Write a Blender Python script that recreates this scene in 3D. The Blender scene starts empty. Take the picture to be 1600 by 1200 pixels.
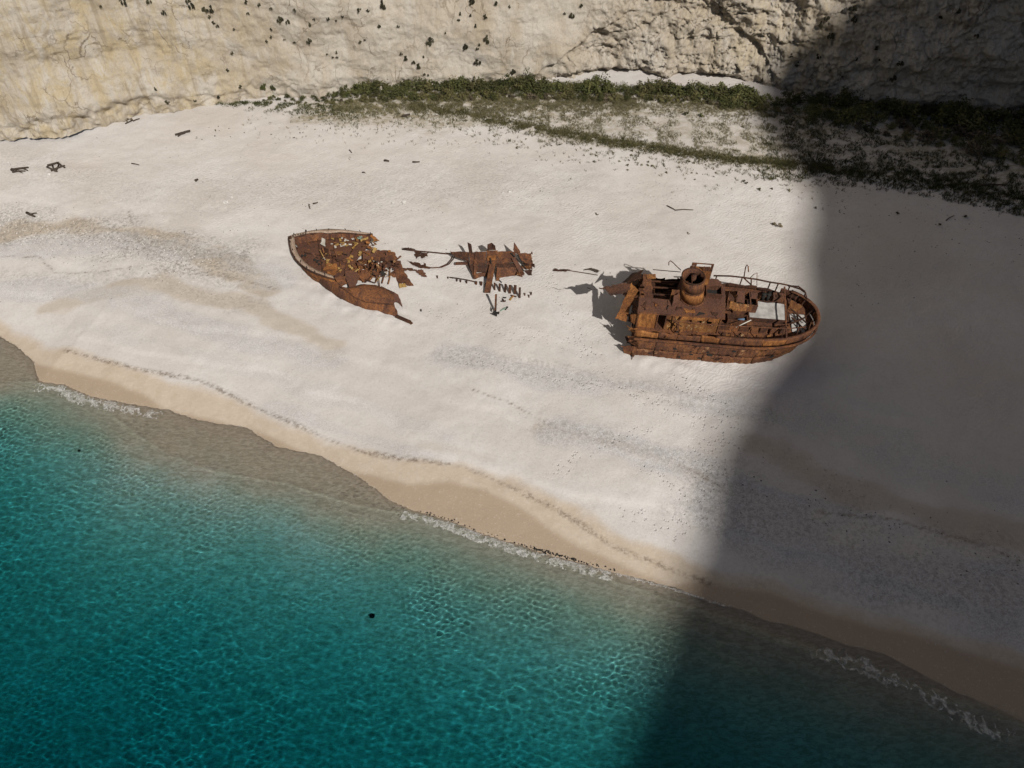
import bpy, bmesh, math, random
import numpy as np
from mathutils import Vector, Matrix
from mathutils.bvhtree import BVHTree

sc = bpy.context.scene
COL = sc.collection
R = math.radians
# ------------------------------------------------------------------ camera
CAM_H = 46.0
PITCH = R(48)
FPX = 1111.0                       # focal length in photo pixels (1600 wide)
cam_d = bpy.data.cameras.new('camera')
cam = bpy.data.objects.new('camera', cam_d)
COL.objects.link(cam)
cam.location = (0, 0, CAM_H)
cam.rotation_euler = (R(90) - PITCH, 0, 0)
cam_d.sensor_width = 36
cam_d.lens = 36 * FPX / 1600
cam_d.clip_end = 3000
sc.camera = cam
# ------------------------------------------------------------------ sky, sun, exposure
SUN_EL, SUN_AZ = R(38), R(23)      # azimuth measured from straight behind the camera, to the right
SUN = np.array([math.sin(SUN_AZ) * math.cos(SUN_EL), -math.cos(SUN_AZ) * math.cos(SUN_EL), math.sin(SUN_EL)])
world = bpy.data.worlds.new('World')
sc.world = world
world.use_nodes = True
wn = world.node_tree
sky = wn.nodes.new('ShaderNodeTexSky')
sky.sky_type = 'NISHITA'
sky.sun_disc = False
sky.sun_elevation = SUN_EL
sky.sun_rotation = R(180) - SUN_AZ
sky.air_density = 0.8
sky.dust_density = 1.0
sky.ozone_density = 0.6
wn.links.new(sky.outputs[0], wn.nodes['Background'].inputs[0])
wn.nodes['Background'].inputs[1].default_value = 0.05
sun_d = bpy.data.lights.new('sun', 'SUN')
sun_d.energy = 5.0
sun_d.angle = R(0.6)
sun_d.color = (1.0, 0.955, 0.90)
sun_d.cycles.is_caustics_light = True
sun = bpy.data.objects.new('sun', sun_d)
COL.objects.link(sun)
sun.rotation_euler = Vector(SUN).to_track_quat('Z', 'Y').to_euler()
sun.location = (60, -150, 140)
vs = sc.view_settings
vs.view_transform = 'Standard'
vs.look = 'None'
vs.exposure = -0.08
vs.gamma = 1.0
sc.cycles.use_denoising = True
sc.cycles.max_bounces = 6
sc.cycles.diffuse_bounces = 3
sc.cycles.glossy_bounces = 2
sc.cycles.use_adaptive_sampling = True
sc.cycles.adaptive_threshold = 0.02
sc.cycles.transmission_bounces = 6
sc.cycles.caustics_reflective = False
sc.cycles.sample_clamp_indirect = 4.0

# ------------------------------------------------------------------ geometry of the view: photo pixel -> place
fwd = np.array([0, math.cos(PITCH), -math.sin(PITCH)])
upv = np.array([0, math.sin(PITCH), math.cos(PITCH)])
rgt = np.array([1.0, 0, 0])
CAMP = np.array([0, 0, CAM_H])
def ray(u, v):
    d = fwd + rgt * (u - 800) / FPX - upv * (v - 600) / FPX
    return d / np.linalg.norm(d)
def P(u, v, z=0.0):
    d = ray(u, v)
    return CAMP + d * ((z - CAM_H) / d[2])

rnd = random.Random(7)
rng = np.random.RandomState(11)
# ------------------------------------------------------------------ noise
def _hash(ix, iy, seed):
    n = (ix.astype(np.int64) * 374761393 + iy.astype(np.int64) * 668265263 + seed * 1442695041) & 0xFFFFFFFF
    n = ((n ^ (n >> 13)) * 1274126177) & 0xFFFFFFFF
    return (n ^ (n >> 16)) & 0xFFFF
def perlin(x, y, seed=0):
    x = np.asarray(x, float); y = np.asarray(y, float)
    x0 = np.floor(x); y0 = np.floor(y)
    fx = x - x0; fy = y - y0
    ux = fx * fx * fx * (fx * (fx * 6 - 15) + 10); uy = fy * fy * fy * (fy * (fy * 6 - 15) + 10)
    def g(ix, iy, dx, dy):
        a = _hash(ix, iy, seed) * (2 * math.pi / 65536.0)
        return np.cos(a) * dx + np.sin(a) * dy
    a = g(x0, y0, fx, fy); b = g(x0 + 1, y0, fx - 1, fy)
    c = g(x0, y0 + 1, fx, fy - 1); d = g(x0 + 1, y0 + 1, fx - 1, fy - 1)
    return (a + (b - a) * ux + (c - a) * uy + (a - b - c + d) * ux * uy) * 1.5
def fbm(x, y, octs=4, seed=0, gain=0.5, lac=2.03):
    s = 0; amp = 1.0
    for o in range(octs):
        s = s + amp * perlin(x, y, seed + o * 17); x = x * lac; y = y * lac; amp *= gain
    return s
def ridged(x, y, octs=4, seed=0, gain=0.5):
    s = 0; amp = 1.0
    for o in range(octs):
        s = s + amp * (1 - np.abs(perlin(x, y, seed + o * 31)) * 1.6); x = x * 2.07; y = y * 2.07; amp *= gain
    return s
def sstep(a, b, x):
    t = np.clip((x - a) / (b - a), 0, 1)
    return t * t * (3 - 2 * t)

# ------------------------------------------------------------------ mesh helpers
def link(o, parent=None):
    COL.objects.link(o)
    if parent is not None:
        o.parent = parent
    return o
def tag(o, label=None, cat=None, group=None, kind=None):
    if label: o['label'] = label
    if cat: o['category'] = cat
    if group: o['group'] = group
    if kind: o['kind'] = kind
    return o
def mesh_np(name, verts, faces, mat, smooth=True, parent=None):
    verts = np.asarray(verts, np.float32)
    faces = np.asarray(faces, np.int32)
    k = faces.shape[1]
    m = bpy.data.meshes.new(name)
    m.vertices.add(len(verts)); m.vertices.foreach_set('co', verts.ravel())
    m.loops.add(faces.size); m.loops.foreach_set('vertex_index', faces.ravel())
    m.polygons.add(len(faces))
    m.polygons.foreach_set('loop_start', np.arange(0, faces.size, k, dtype=np.int32))
    m.polygons.foreach_set('loop_total', np.full(len(faces), k, np.int32))
    m.polygons.foreach_set('use_smooth', np.full(len(faces), smooth, bool))
    m.update(calc_edges=True)
    if mat: m.materials.append(mat)
    return link(bpy.data.objects.new(name, m), parent)
def grid_faces(ny, nx):
    i = np.arange((ny - 1) * (nx - 1)); a = (i // (nx - 1)) * nx + i % (nx - 1)
    return np.stack([a, a + 1, a + nx + 1, a + nx], -1)
def attr(o, name, vals):
    a = o.data.attributes.new(name, 'FLOAT', 'POINT')
    a.data.foreach_set('value', np.asarray(vals, np.float32).ravel())
def empty(name, loc):
    o = bpy.data.objects.new(name, None); o.empty_display_size = 0.5
    link(o); o.location = loc
    return o
def part(name, verts, faces, mat, parent=None, smooth=False):
    """mesh given in world coordinates; a child is stored relative to its topmost Empty"""
    off = Vector((0, 0, 0)); p = parent
    while p is not None:
        off += p.location; p = p.parent
    m = bpy.data.meshes.new(name)
    m.from_pydata([tuple(Vector(v) - off) for v in verts], [], faces)
    if mat: m.materials.append(mat)
    if smooth: m.polygons.foreach_set('use_smooth', [True] * len(m.polygons))
    m.update()
    return link(bpy.data.objects.new(name, m), parent)
def bm_part(name, bm, mat, parent=None, smooth=False):
    off = Vector((0, 0, 0)); p = parent
    while p is not None:
        off += p.location; p = p.parent
    bmesh.ops.translate(bm, verts=bm.verts, vec=-off)
    bmesh.ops.recalc_face_normals(bm, faces=bm.faces)
    m = bpy.data.meshes.new(name); bm.to_mesh(m); bm.free()
    if mat: m.materials.append(mat)
    if smooth: m.polygons.foreach_set('use_smooth', [True] * len(m.polygons))
    return link(bpy.data.objects.new(name, m), parent)
def V(a): return Vector((float(a[0]), float(a[1]), float(a[2])))
def jagged(pts, step, amp):
    """subdivide a closed outline and roughen it in its own plane"""
    pts = [V(p) for p in pts]; n = len(pts)
    c = sum(pts, Vector()) / n
    nor = Vector()
    for i in range(n): nor += (pts[i] - c).cross(pts[(i + 1) % n] - c)
    nor.normalize()
    out = []
    for i in range(n):
        a, b = pts[i], pts[(i + 1) % n]; L = (b - a).length
        if L < 1e-6: continue
        k = max(1, int(L / step)); side = (b - a).cross(nor).normalized()
        for j in range(k):
            t = j / k
            off = 0 if j == 0 else rnd.uniform(-1, 0.5) * amp
            if j and rnd.random() < .12: off -= amp * 1.6
            out.append(a.lerp(b, t) + side * off)
    return out
def plate(name, pts, mat, parent, th=0.05, jag=0.0, step=0.22, warp=0.0):
    pts = jagged(pts, step, jag) if jag > 0 else [V(p) for p in pts]
    n = len(pts); c = sum(pts, Vector()) / n
    nor = Vector()
    for i in range(n): nor += (pts[i] - c).cross(pts[(i + 1) % n] - c)
    nor.normalize()
    if nor.z < 0: nor = -nor
    bm = bmesh.new()
    vs_ = [bm.verts.new(p + nor * (rnd.uniform(-1, 1) * warp)) for p in pts]
    f = bm.faces.new(vs_)
    r = bmesh.ops.triangulate(bm, faces=[f])
    g = bmesh.ops.extrude_face_region(bm, geom=bm.faces[:])
    ev = [e for e in g['geom'] if isinstance(e, bmesh.types.BMVert)]
    bmesh.ops.translate(bm, verts=ev, vec=-nor * th)
    return bm_part(name, bm, mat, parent)
def tube_bm(bm, pts, r, n=6, r2=None):
    pts = [V(p) for p in pts]; rings = []
    for i, p in enumerate(pts):
        t = (pts[min(i + 1, len(pts) - 1)] - pts[max(i - 1, 0)]).normalized()
        a = t.cross(Vector((0, 0, 1)))
        if a.length < 0.05: a = t.cross(Vector((1, 0, 0)))
        a.normalize(); b = t.cross(a)
        rr = r if r2 is None else r + (r2 - r) * i / max(1, len(pts) - 1)
        rings.append([bm.verts.new(p + (a * math.cos(2 * math.pi * k / n) + b * math.sin(2 * math.pi * k / n)) * rr) for k in range(n)])
    for i in range(len(rings) - 1):
        for k in range(n):
            bm.faces.new((rings[i][k], rings[i][(k + 1) % n], rings[i + 1][(k + 1) % n], rings[i + 1][k]))
    bm.faces.new(rings[0][::-1]); bm.faces.new(rings[-1])
def tube(name, pts, r, mat, parent=None, n=6, r2=None):
    bm = bmesh.new(); tube_bm(bm, pts, r, n, r2)
    return bm_part(name, bm, mat, parent, True)
def bar_bm(bm, a, b, w, h, roll=0.0):
    a, b = V(a), V(b); t = (b - a).normalized()
    s = t.cross(Vector((0, 0, 1)))
    if s.length < 0.05: s = t.cross(Vector((0, 1, 0)))
    s.normalize(); u = s.cross(t)
    q = Matrix.Rotation(roll, 3, t); s = q @ s; u = q @ u
    vv = [bm.verts.new(p + s * (w / 2 * i) + u * (h / 2 * j)) for p in (a, b) for i, j in ((-1, -1), (1, -1), (1, 1), (-1, 1))]
    for f in ((0, 1, 2, 3), (7, 6, 5, 4), (0, 4, 5, 1), (1, 5, 6, 2), (2, 6, 7, 3), (3, 7, 4, 0)):
        bm.faces.new([vv[i] for i in f])
def bar(name, a, b, w, h, mat, parent=None, roll=0.0):
    bm = bmesh.new(); bar_bm(bm, a, b, w, h, roll)
    return bm_part(name, bm, mat, parent)
def loft(name, A, B, mat, parent, nu=24, nv=6, bulge=0.0, th=0.05, dent=0.03, jag=0.0, smooth=True, bdir=None):
    """a bent sheet between two edge lines, with thickness"""
    def res(pts, n):
        pts = np.array([list(V(p)) for p in pts]); L = np.r_[0, np.cumsum(np.linalg.norm(np.diff(pts, axis=0), axis=1))]
        t = np.linspace(0, L[-1], n); return np.stack([np.interp(t, L, pts[:, i]) for i in range(3)], -1)
    a = res(A, nu); b = res(B, nu)
    v = np.linspace(0, 1, nv)[:, None, None]
    G = a[None] * (1 - v) + b[None] * v
    du = np.gradient(G, axis=1); dv = np.gradient(G, axis=0)
    N = np.cross(du, dv); N /= np.linalg.norm(N, axis=-1, keepdims=True) + 1e-9
    if bdir is not None and (N.mean((0, 1)) @ np.array(bdir)) < 0: N = -N
    uu, vv = np.meshgrid(np.arange(nu), np.arange(nv)); sd = rnd.randint(0, 9999)
    G = G + N * (bulge * 4 * v * (1 - v) + dent * 2 * perlin(uu * .45, vv * .6, sd)[..., None])
    if jag > 0:
        G[-1] += (a - b) / (np.linalg.norm(a - b, axis=-1, keepdims=True) + 1e-6) * (rng.rand(nu, 1) - .2) * jag
        G[:, -1] += -du[:, -1] / (np.linalg.norm(du[:, -1], axis=-1, keepdims=True) + 1e-6) * (rng.rand(nv, 1)) * jag * 2
    top = G.reshape(-1, 3); bot = (G - N * th).reshape(-1, 3)
    f = grid_faces(nv, nu).tolist(); n0 = len(top)
    faces = f + [[x + n0 for x in q[::-1]] for q in f]
    rim = list(range(nu)) + [nu * i + nu - 1 for i in range(1, nv)] + [nu * (nv - 1) + i for i in range(nu - 2, -1, -1)] + [nu * i for i in range(nv - 2, 0, -1)]
    for i in range(len(rim)):
        p, q = rim[i], rim[(i + 1) % len(rim)]
        faces.append([q, p, p + n0, q + n0])
    o = part(name, np.vstack([top, bot]).tolist(), faces, mat, parent, False)
    if smooth:
        o.data.polygons.foreach_set('use_smooth', [i < 2 * len(f) for i in range(len(faces))])
    return o

# ------------------------------------------------------------------ materials
class NT:
    def __init__(s, name):
        s.m = bpy.data.materials.new(name); s.m.use_nodes = True; s.t = s.m.node_tree
        s.b = s.t.nodes['Principled BSDF']; s.out = s.t.nodes['Material Output']
        s.b.inputs['Specular IOR Level'].default_value = 0.2
        s.b.inputs['Roughness'].default_value = 0.9
    def n(s, typ, **kw):
        o = s.t.nodes.new('ShaderNode' + typ)
        for k, v in kw.items(): setattr(o, k, v)
        return o
    def l(s, a, b): s.t.links.new(a, b)
    def pos(s, scale=(1, 1, 1), rot=(0, 0, 0)):
        g = s.n('NewGeometry'); mp = s.n('Mapping'); s.l(g.outputs['Position'], mp.inputs['Vector'])
        mp.inputs['Scale'].default_value = scale; mp.inputs['Rotation'].default_value = rot
        return mp.outputs[0]
    def noise(s, vec, scale, detail=4, rough=.55, dist=0):
        o = s.n('TexNoise'); s.l(vec, o.inputs['Vector'])
        o.inputs['Scale'].default_value = scale; o.inputs['Detail'].default_value = detail
        o.inputs['Roughness'].default_value = rough; o.inputs['Distortion'].default_value = dist
        return o.outputs['Fac']
    def ramp(s, fac, stops, interp='LINEAR'):
        o = s.n('ValToRGB'); s.l(fac, o.inputs[0]); e = o.color_ramp.elements; o.color_ramp.interpolation = interp
        while len(e) < len(stops): e.new(0.5)
        for i, (p, c) in enumerate(stops):
            e[i].position = p; e[i].color = (c, c, c, 1) if isinstance(c, (int, float)) else (*c, 1)
        return o.outputs[0]
    def mix(s, fac, a, b, typ='MIX'):
        o = s.n('Mix', data_type='RGBA', blend_type=typ)
        for sock, v in ((o.inputs[0], fac), (o.inputs[6], a), (o.inputs[7], b)):
            if isinstance(v, (int, float)): sock.default_value = v
            elif isinstance(v, tuple): sock.default_value = (*v, 1)
            else: s.l(v, sock)
        return o.outputs[2]
    def math(s, op, a, b=None, c=None):
        o = s.n('Math', operation=op)
        for i, v in enumerate((a, b, c)):
            if v is None: continue
            if isinstance(v, (int, float)): o.inputs[i].default_value = v
            else: s.l(v, o.inputs[i])
        return o.outputs[0]
    def at(s, name):
        o = s.n('Attribute'); o.attribute_name = name; return o.outputs['Fac']
    def bump(s, h, strength, dist, prev=None):
        o = s.n('Bump'); o.inputs['Strength'].default_value = strength; o.inputs['Distance'].default_value = dist
        s.l(h, o.inputs['Height'])
        if prev is not None: s.l(prev, o.inputs['Normal'])
        s.l(o.outputs[0], s.b.inputs['Normal']); return o.outputs[0]
    def base(s, c):
        if isinstance(c, tuple): s.b.inputs['Base Color'].default_value = (*c, 1)
        else: s.l(c, s.b.inputs['Base Color'])
        return s.m

def rust(name, dark, mid, bright, bias=0.0, pale=None):
    t = NT(name)
    p = t.pos((1, 1, .45))
    n1 = t.noise(p, .55, 6, .66, .8)
    n2 = t.noise(t.pos((2.2, 2.2, .5)), 2.4, 4, .6)
    f = t.math('ADD', t.math('MULTIPLY', n1, .62), t.math('MULTIPLY', n2, .38))
    col = t.ramp(f, [(0.30 - bias, dark), (0.47 - bias, mid), (0.62 - bias, bright), (.78 - bias, tuple(x * .8 for x in mid))])
    fine = t.noise(t.pos(), 14, 3, .7)
    col = t.mix(t.ramp(fine, [(.3, 0.85), (.58, 0.0)]), col, tuple(x * .35 for x in dark))
    if pale:
        pm = t.ramp(t.noise(t.pos(), 1.7, 6, .65, 1.0), [(.58, 0.0), (.64, .9)])
        col = t.mix(pm, col, pale)
    t.bump(fine, .5, .03, t.bump(n2, .4, .08))
    t.b.inputs['Roughness'].default_value = .85
    return t.base(col)
M = {}
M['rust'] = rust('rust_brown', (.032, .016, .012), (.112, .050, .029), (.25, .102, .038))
M['rust_or'] = rust('rust_orange', (.06, .024, .013), (.21, .083, .027), (.46, .20, .06), .0)
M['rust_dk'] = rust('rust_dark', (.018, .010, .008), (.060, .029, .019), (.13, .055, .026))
M['rust_flat'] = rust('rust_roof', (.060, .031, .023), (.115, .055, .037), (.17, .074, .037))
M['rust_hull'] = rust('rust_hull', (.034, .016, .011), (.135, .057, .030), (.30, .128, .045), .0, (.30, .17, .085))
M['rust_pale'] = rust('rust_flaked_paint', (.06, .025, .014), (.17, .07, .028), (.34, .16, .05), 0, (.42, .30, .16))
M['railcap'] = rust('weathered_rail', (.20, .13, .09), (.38, .28, .21), (.48, .38, .29))
M['scrap_yel'] = rust('ochre_scrap', (.10, .05, .015), (.33, .19, .05), (.52, .36, .14))
def simple(name, c, var=.3, scale=6):
    t = NT(name); n = t.noise(t.pos(), scale, 3, .6)
    return t.base(t.mix(n, tuple(x * (1 - var) for x in c), tuple(min(1, x * (1 + var)) for x in c)))
M['wood'] = simple('driftwood', (.055, .042, .032), .5)
M['scrap_wht'] = simple('bleached_scrap', (.50, .47, .41), .3)
M['scrap_grn'] = simple('verdigris_scrap', (.20, .27, .22), .3)
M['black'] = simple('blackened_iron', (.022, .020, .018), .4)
M['blue'] = simple('blue_drum', (.10, .16, .24), .3)
def leafmat(name, c1, c2):
    t = NT(name); n = t.noise(t.pos(), 1.3, 3, .6)
    t.b.inputs['Roughness'].default_value = .7
    t.b.inputs['Subsurface Weight'].default_value = 0.0
    oi = t.n('ObjectInfo'); v = t.ramp(oi.outputs['Random'], [(0.0, .55), (1.0, 1.35)])
    c = t.mix(t.ramp(n, [(.35, 0.0), (.65, 1.0)]), c1, c2)
    return t.base(t.mix(1.0, c, v, 'MULTIPLY'))
M['leaf'] = leafmat('shrub_leaves', (.040, .047, .016), (.098, .096, .034))
M['leaf2'] = leafmat('olive_leaves', (.070, .068, .026), (.150, .132, .056))
M['leafdk'] = leafmat('cliff_bush_leaves', (.028, .026, .015), (.060, .055, .030))
M['grass'] = leafmat('dry_grass', (.125, .112, .056), (.23, .20, .108))
M['dead'] = leafmat('dead_scrub', (.09, .07, .045), (.16, .13, .085))

# ------------------------------------------------------------------ the beach and sea floor
Tdir = np.array([73.0, -31.0]); Tdir /= np.linalg.norm(Tdir)
Ndir = np.array([-Tdir[1], Tdir[0]])            # inland
S0 = np.array([-44.0, 44.0])
def sn(pt): q = np.asarray(pt)[..., :2] - S0; return q @ Tdir, q @ Ndir
def curve_px(px, z=0.0):
    a = np.array([sn(P(u, v, z)) for u, v in px]); a = a[np.argsort(a[:, 0])]; return a[:, 0], a[:, 1]
SHORE = [(-120, 470), (-60, 500), (0, 527), (25, 540), (53, 566), (60, 596), (100, 603), (140, 620), (200, 632), (260, 640), (300, 655), (385, 668), (430, 698), (500, 712),
         (560, 745), (610, 783), (640, 799), (700, 815), (760, 838), (830, 860), (900, 880), (960, 895), (1000, 905), (1050, 918), (1085, 930),
         (1150, 950), (1200, 970), (1260, 985), (1330, 1010), (1380, 1022), (1450, 1060), (1500, 1085), (1550, 1105), (1600, 1130), (1700, 1175), (1800, 1230)]
INNER = [(-120, 540), (0, 596), (58, 597), (100, 605), (160, 636), (215, 680), (270, 712), (330, 735), (400, 748), (450, 756), (500, 772), (560, 790), (620, 800), (645, 801), (700, 816), (1600, 1131), (1800, 1231)]
WET = [(-120, 470), (0, 527), (55, 566), (100, 579), (160, 592), (220, 614), (255, 637), (400, 672), (560, 738), (585, 742), (640, 758), (700, 757), (760, 770), (810, 795), (860, 830), (920, 860), (980, 886), (1050, 914),
       (1100, 908), (1200, 928), (1300, 962), (1400, 988), (1500, 1018), (1600, 1052), (1800, 1120)]
DAMP = [(-120, 455), (0, 505), (60, 535), (150, 562), (250, 590), (330, 612), (430, 652), (520, 690), (600, 716), (700, 727), (800, 752), (900, 800), (1000, 850), (1080, 880), (1180, 905), (1300, 945), (1450, 985), (1600, 1030), (1800, 1100)]
sh_s, sh_n = curve_px(SHORE); in_s, in_n = curve_px(INNER); wt_s, wt_n = curve_px(WET, .2); dp_s, dp_n = curve_px(DAMP, .4)
PROF_D = [-300, -60, -40, -25, -13, -6, -3, -1.2, 0, 1, 3, 8, 15, 25, 45, 62, 90, 140]
PROF_Z = [-16, -11, -8.2, -5.6, -3.1, -1.35, -.60, -.16, 0, .14, .48, 1.2, 1.8, 2.3, 3.0, 4.2, 5.2, 7]
def beach(X, Y, detail=True):
    s, n = sn(np.stack([X, Y], -1))
    wob = .10 * fbm(X * .5, Y * .5, 3, 5) if detail else 0
    n = n + wob
    o = np.interp(s, sh_s, sh_n); oi = np.minimum(np.interp(s, in_s, in_n), o)
    d = n - o; w = np.maximum(o - oi, 0.0)
    z = np.interp(d, PROF_D, PROF_Z)
    t = np.clip(-d / np.maximum(w, 1e-3), 0, 1)
    zf = -0.02 - .09 * t
    zdeep = np.interp(d + w, PROF_D, PROF_Z) - .11
    z = np.where(d < 0, np.where(-d < w, zf, zdeep), z)
    if detail:
        land = sstep(0.5, 6, d); far = sstep(22, 30, d)
        z = z + land * (.10 * fbm(X * .12, Y * .12, 3, 3) + .035 * fbm(X * .6, Y * .6, 3, 8))
        z = z + land * .012 * ridged(X * .35, Y * .6, 2, 21) * far
        z = z + sstep(1, 4, -d) * .12 * fbm(X * .25, Y * .25, 3, 77)
        # berm steps
        for k, dd in enumerate((5.2, 9.5, 15.5, 19.0)):
            z = z + .10 * sstep(dd - .35, dd + .35, d + 1.3 * fbm(X * .07, Y * .07, 2, 60 + k)) * (1 - .4 * k / 3)
    return z, d, w
def ax(lo, hi, st, far, grow=1.35):
    c = list(np.arange(lo, hi + st / 2, st)); a = lo; b = hi; q = st
    left = []; right = []
    while b < far or a > -far:
        q *= grow; a -= q; b += q; left.append(a); right.append(b)
    return np.array(left[::-1] + c + right)
gx = ax(-68, 72, .2, 500); gy = ax(6, 97, .2, 500)
X, Y = np.meshgrid(gx, gy)
Zs, Dd, Ww = beach(X, Y)
for px in ([(986, 553), (1030, 566), (1080, 566), (1130, 563), (1200, 556), (1245, 548), (1282, 520)], [(380 / 6.4 + 430, 434), (513, 455), (540, 470), (570, 483), (622, 495)]):
    pts = np.array([P(u, v, 2.5)[:2] for u, v in px]); best = np.full(X.shape, 1e9)
    for a, b in zip(pts[:-1], pts[1:]):
        ab = b - a; t = np.clip(((X - a[0]) * ab[0] + (Y - a[1]) * ab[1]) / (ab @ ab), 0, 1)
        best = np.minimum(best, np.hypot(X - a[0] - ab[0] * t, Y - a[1] - ab[1] * t))
    Zs = Zs + np.exp(-(best / 1.1) ** 2) * (.10 + .12 * fbm(X * .7, Y * .7, 3, 71))
def seg_mask(px, z, width, soft=.5):
    """1 inside a band that follows a line across the beach"""
    pts = np.array([P(u, v, z)[:2] for u, v in px]); best = np.full(X.shape, 1e9)
    for a, b in zip(pts[:-1], pts[1:]):
        ab = b - a; t = np.clip(((X - a[0]) * ab[0] + (Y - a[1]) * ab[1]) / (ab @ ab), 0, 1)
        best = np.minimum(best, np.hypot(X - a[0] - ab[0] * t, Y - a[1] - ab[1] * t))
    best = best + width * .9 * fbm(X * .16, Y * .3, 4, int(width * 100) + px[0][0] % 97)
    return 1 - sstep(width * (1 - soft), width * (1 + soft), best)
ss, nn = sn(np.stack([X, Y], -1)); wobn = .25 * fbm(X * .3, Y * .3, 3, 15)
wet = 1 - sstep(-.30, .30, nn + wobn * .5 - np.interp(ss, wt_s, wt_n))
wet = np.where(Dd < 0, wet * .35 * (1 - sstep(.0, .4, -Dd)), wet)
damp = (1 - sstep(-.5, .5, nn + wobn * 2 - np.interp(ss, dp_s, dp_n))) * (1 - .8 * sstep(3, 7, -Dd))
grey = np.zeros_like(X); line = np.zeros_like(X); tan = np.zeros_like(X)
for px, z, w_, k in (
        ([(-60, 380), (80, 375), (200, 372), (330, 395), (430, 432)], 2.3, 1.5, .8),
        ([(-40, 440), (100, 440), (220, 472), (360, 520), (520, 560)], 1.7, 1.2, .75),
        ([(120, 500), (350, 560), (600, 640), (700, 680)], 1.4, .9, .35),
        ([(690, 545), (840, 585), (1000, 605), (1150, 640), (1300, 670)], 2.0, 1.0, .75),
        ([(880, 672), (1000, 705), (1110, 745), (1250, 800)], 1.5, 1.3, .9),
        ([(1120, 800), (1250, 840), (1400, 890), (1620, 960)], 1.2, 2.1, .9),
        ([(1250, 640), (1400, 700), (1600, 780)], 1.9, 1.6, .6),
        ([(420, 630), (600, 690), (760, 740)], 1.0, .5, .5)):
    grey = np.maximum(grey, k * seg_mask(px, z, w_))
for px, z, w_, k in (
        ([(100, 545), (200, 572), (310, 592), (390, 628), (480, 668), (560, 700), (640, 716), (720, 728), (800, 762), (880, 800), (960, 850), (1060, 888), (1110, 905)], .7, .16, .8),
        ([(-10, 388), (55, 392), (80, 415), (150, 418), (210, 412), (300, 425), (360, 430)], 2.2, .07, .8),
        ([(200, 330), (215, 375), (225, 385), (290, 415), (360, 430), (430, 447)], 2.3, .07, .7),
        ([(740, 610), (800, 630), (845, 655), (872, 662)], 1.7, .05, .8),
        ([(1060, 725), (1090, 738), (1130, 760)], 1.5, .08, .7),
        ([(1280, 800), (1380, 812), (1500, 845), (1620, 890)], 1.3, .12, .7),
        ([(1500, 840), (1560, 862), (1590, 880)], 1.4, .1, .6)):
    line = np.maximum(line, k * seg_mask(px, z, w_, .6))
for px, z, w_, k in (
        ([(0, 352), (110, 345), (220, 360), (340, 400), (420, 440)], 2.4, 1.1, .85),
        ([(60, 470), (250, 440), (330, 470), (400, 480), (520, 540)], 1.7, .9, .6),
        ([(660, 695), (700, 700), (770, 718)], 1.0, .4, .3),
        ([(380, 660), (520, 700), (640, 722), (760, 745), (900, 815), (1000, 862)], .8, .35, .5),
        ([(840, 668), (960, 695), (1100, 740)], 1.5, .35, .5),
        ([(1180, 700), (1300, 755), (1450, 800), (1620, 850)], 1.6, 1.1, .6)):
    tan = np.maximum(tan, k * seg_mask(px, z, w_))

gravel = np.zeros_like(X)
for px, z, w_, k in (([(-20, 340), (80, 352), (180, 362), (280, 385), (360, 410)], 2.4, 2.6, 1), ([(0, 420), (200, 430), (400, 470)], 2.0, 1.2, .5), ([(1130, 780), (1300, 850), (1600, 930)], 1.2, 3.0, .7), ([(860, 665), (1000, 700), (1130, 745)], 1.5, 1.0, .6), ([(690, 550), (1000, 605), (1200, 650)], 2.0, .8, .5), ([(0, 250), (300, 300), (600, 290), (900, 280)], 3, 3.0, .35)):
    gravel = np.maximum(gravel, k * seg_mask(px, z, w_, .8))
foot = np.zeros_like(X)
for px, z, w_, k in (
        ([(868, 735), (900, 712), (960, 690), (1010, 672)], 1.5, .35, 1), ([(980, 790), (1040, 815), (1090, 800), (1120, 765), (1105, 740)], 1.2, .45, 1), ([(1000, 725), (1050, 750), (1080, 790), (1060, 830)], 1.4, .4, 1),
        ([(740, 560), (860, 590), (980, 612), (1100, 650), (1160, 700)], 2.0, .8, .8), ([(1060, 600), (1130, 640), (1150, 700), (1100, 740), (1090, 800)], 1.8, .9, .9), ([(640, 470), (800, 520), (930, 540)], 2.3, .8, .5),
        ([(600, 320), (760, 300), (900, 320), (1050, 300), (1200, 330)], 3.0, 2.2, .5), ([(860, 440), (900, 520), (960, 600)], 2.5, .7, .7), ([(1100, 700), (1250, 720), (1400, 800)], 1.8, 1.2, .6), ([(250, 250), (450, 290), (600, 270)], 3.0, 2.0, .35)):
    foot = np.maximum(foot, k * seg_mask(px, z, w_))
veg = np.zeros_like(X)
for px, z, w_, k in (
        ([(500, 162), (600, 158), (700, 156), (850, 156), (1000, 160), (1165, 170), (1260, 190)], 4.1, 2.6, .95), ([(560, 172), (660, 178), (760, 182)], 4.0, 1.8, .75),
        ([(700, 172), (800, 195), (900, 212), (1000, 228), (1100, 243), (1200, 255), (1280, 261), (1400, 274), (1500, 292), (1620, 318)], 3.7, .9, .75),
        ([(850, 178), (1000, 195), (1150, 215), (1250, 235)], 3.9, 3.2, .55), ([(1280, 200), (1400, 225), (1600, 265)], 4.0, 5.0, .8)):
    veg = np.maximum(veg, k * seg_mask(px, z, w_, .7))
t = NT('beach_sand')
pc = t.pos()
big = t.noise(pc, .12, 4, .55, .4)
mid = t.noise(pc, .9, 5, .6, .2)
fine = t.noise(pc, 9, 3, .7)
spk = t.n('TexVoronoi'); t.l(pc, spk.inputs['Vector']); spk.inputs['Scale'].default_value = 5.5
speck = t.ramp(spk.outputs['Distance'], [(.08, 1.0), (.20, 0.0)])
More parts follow.
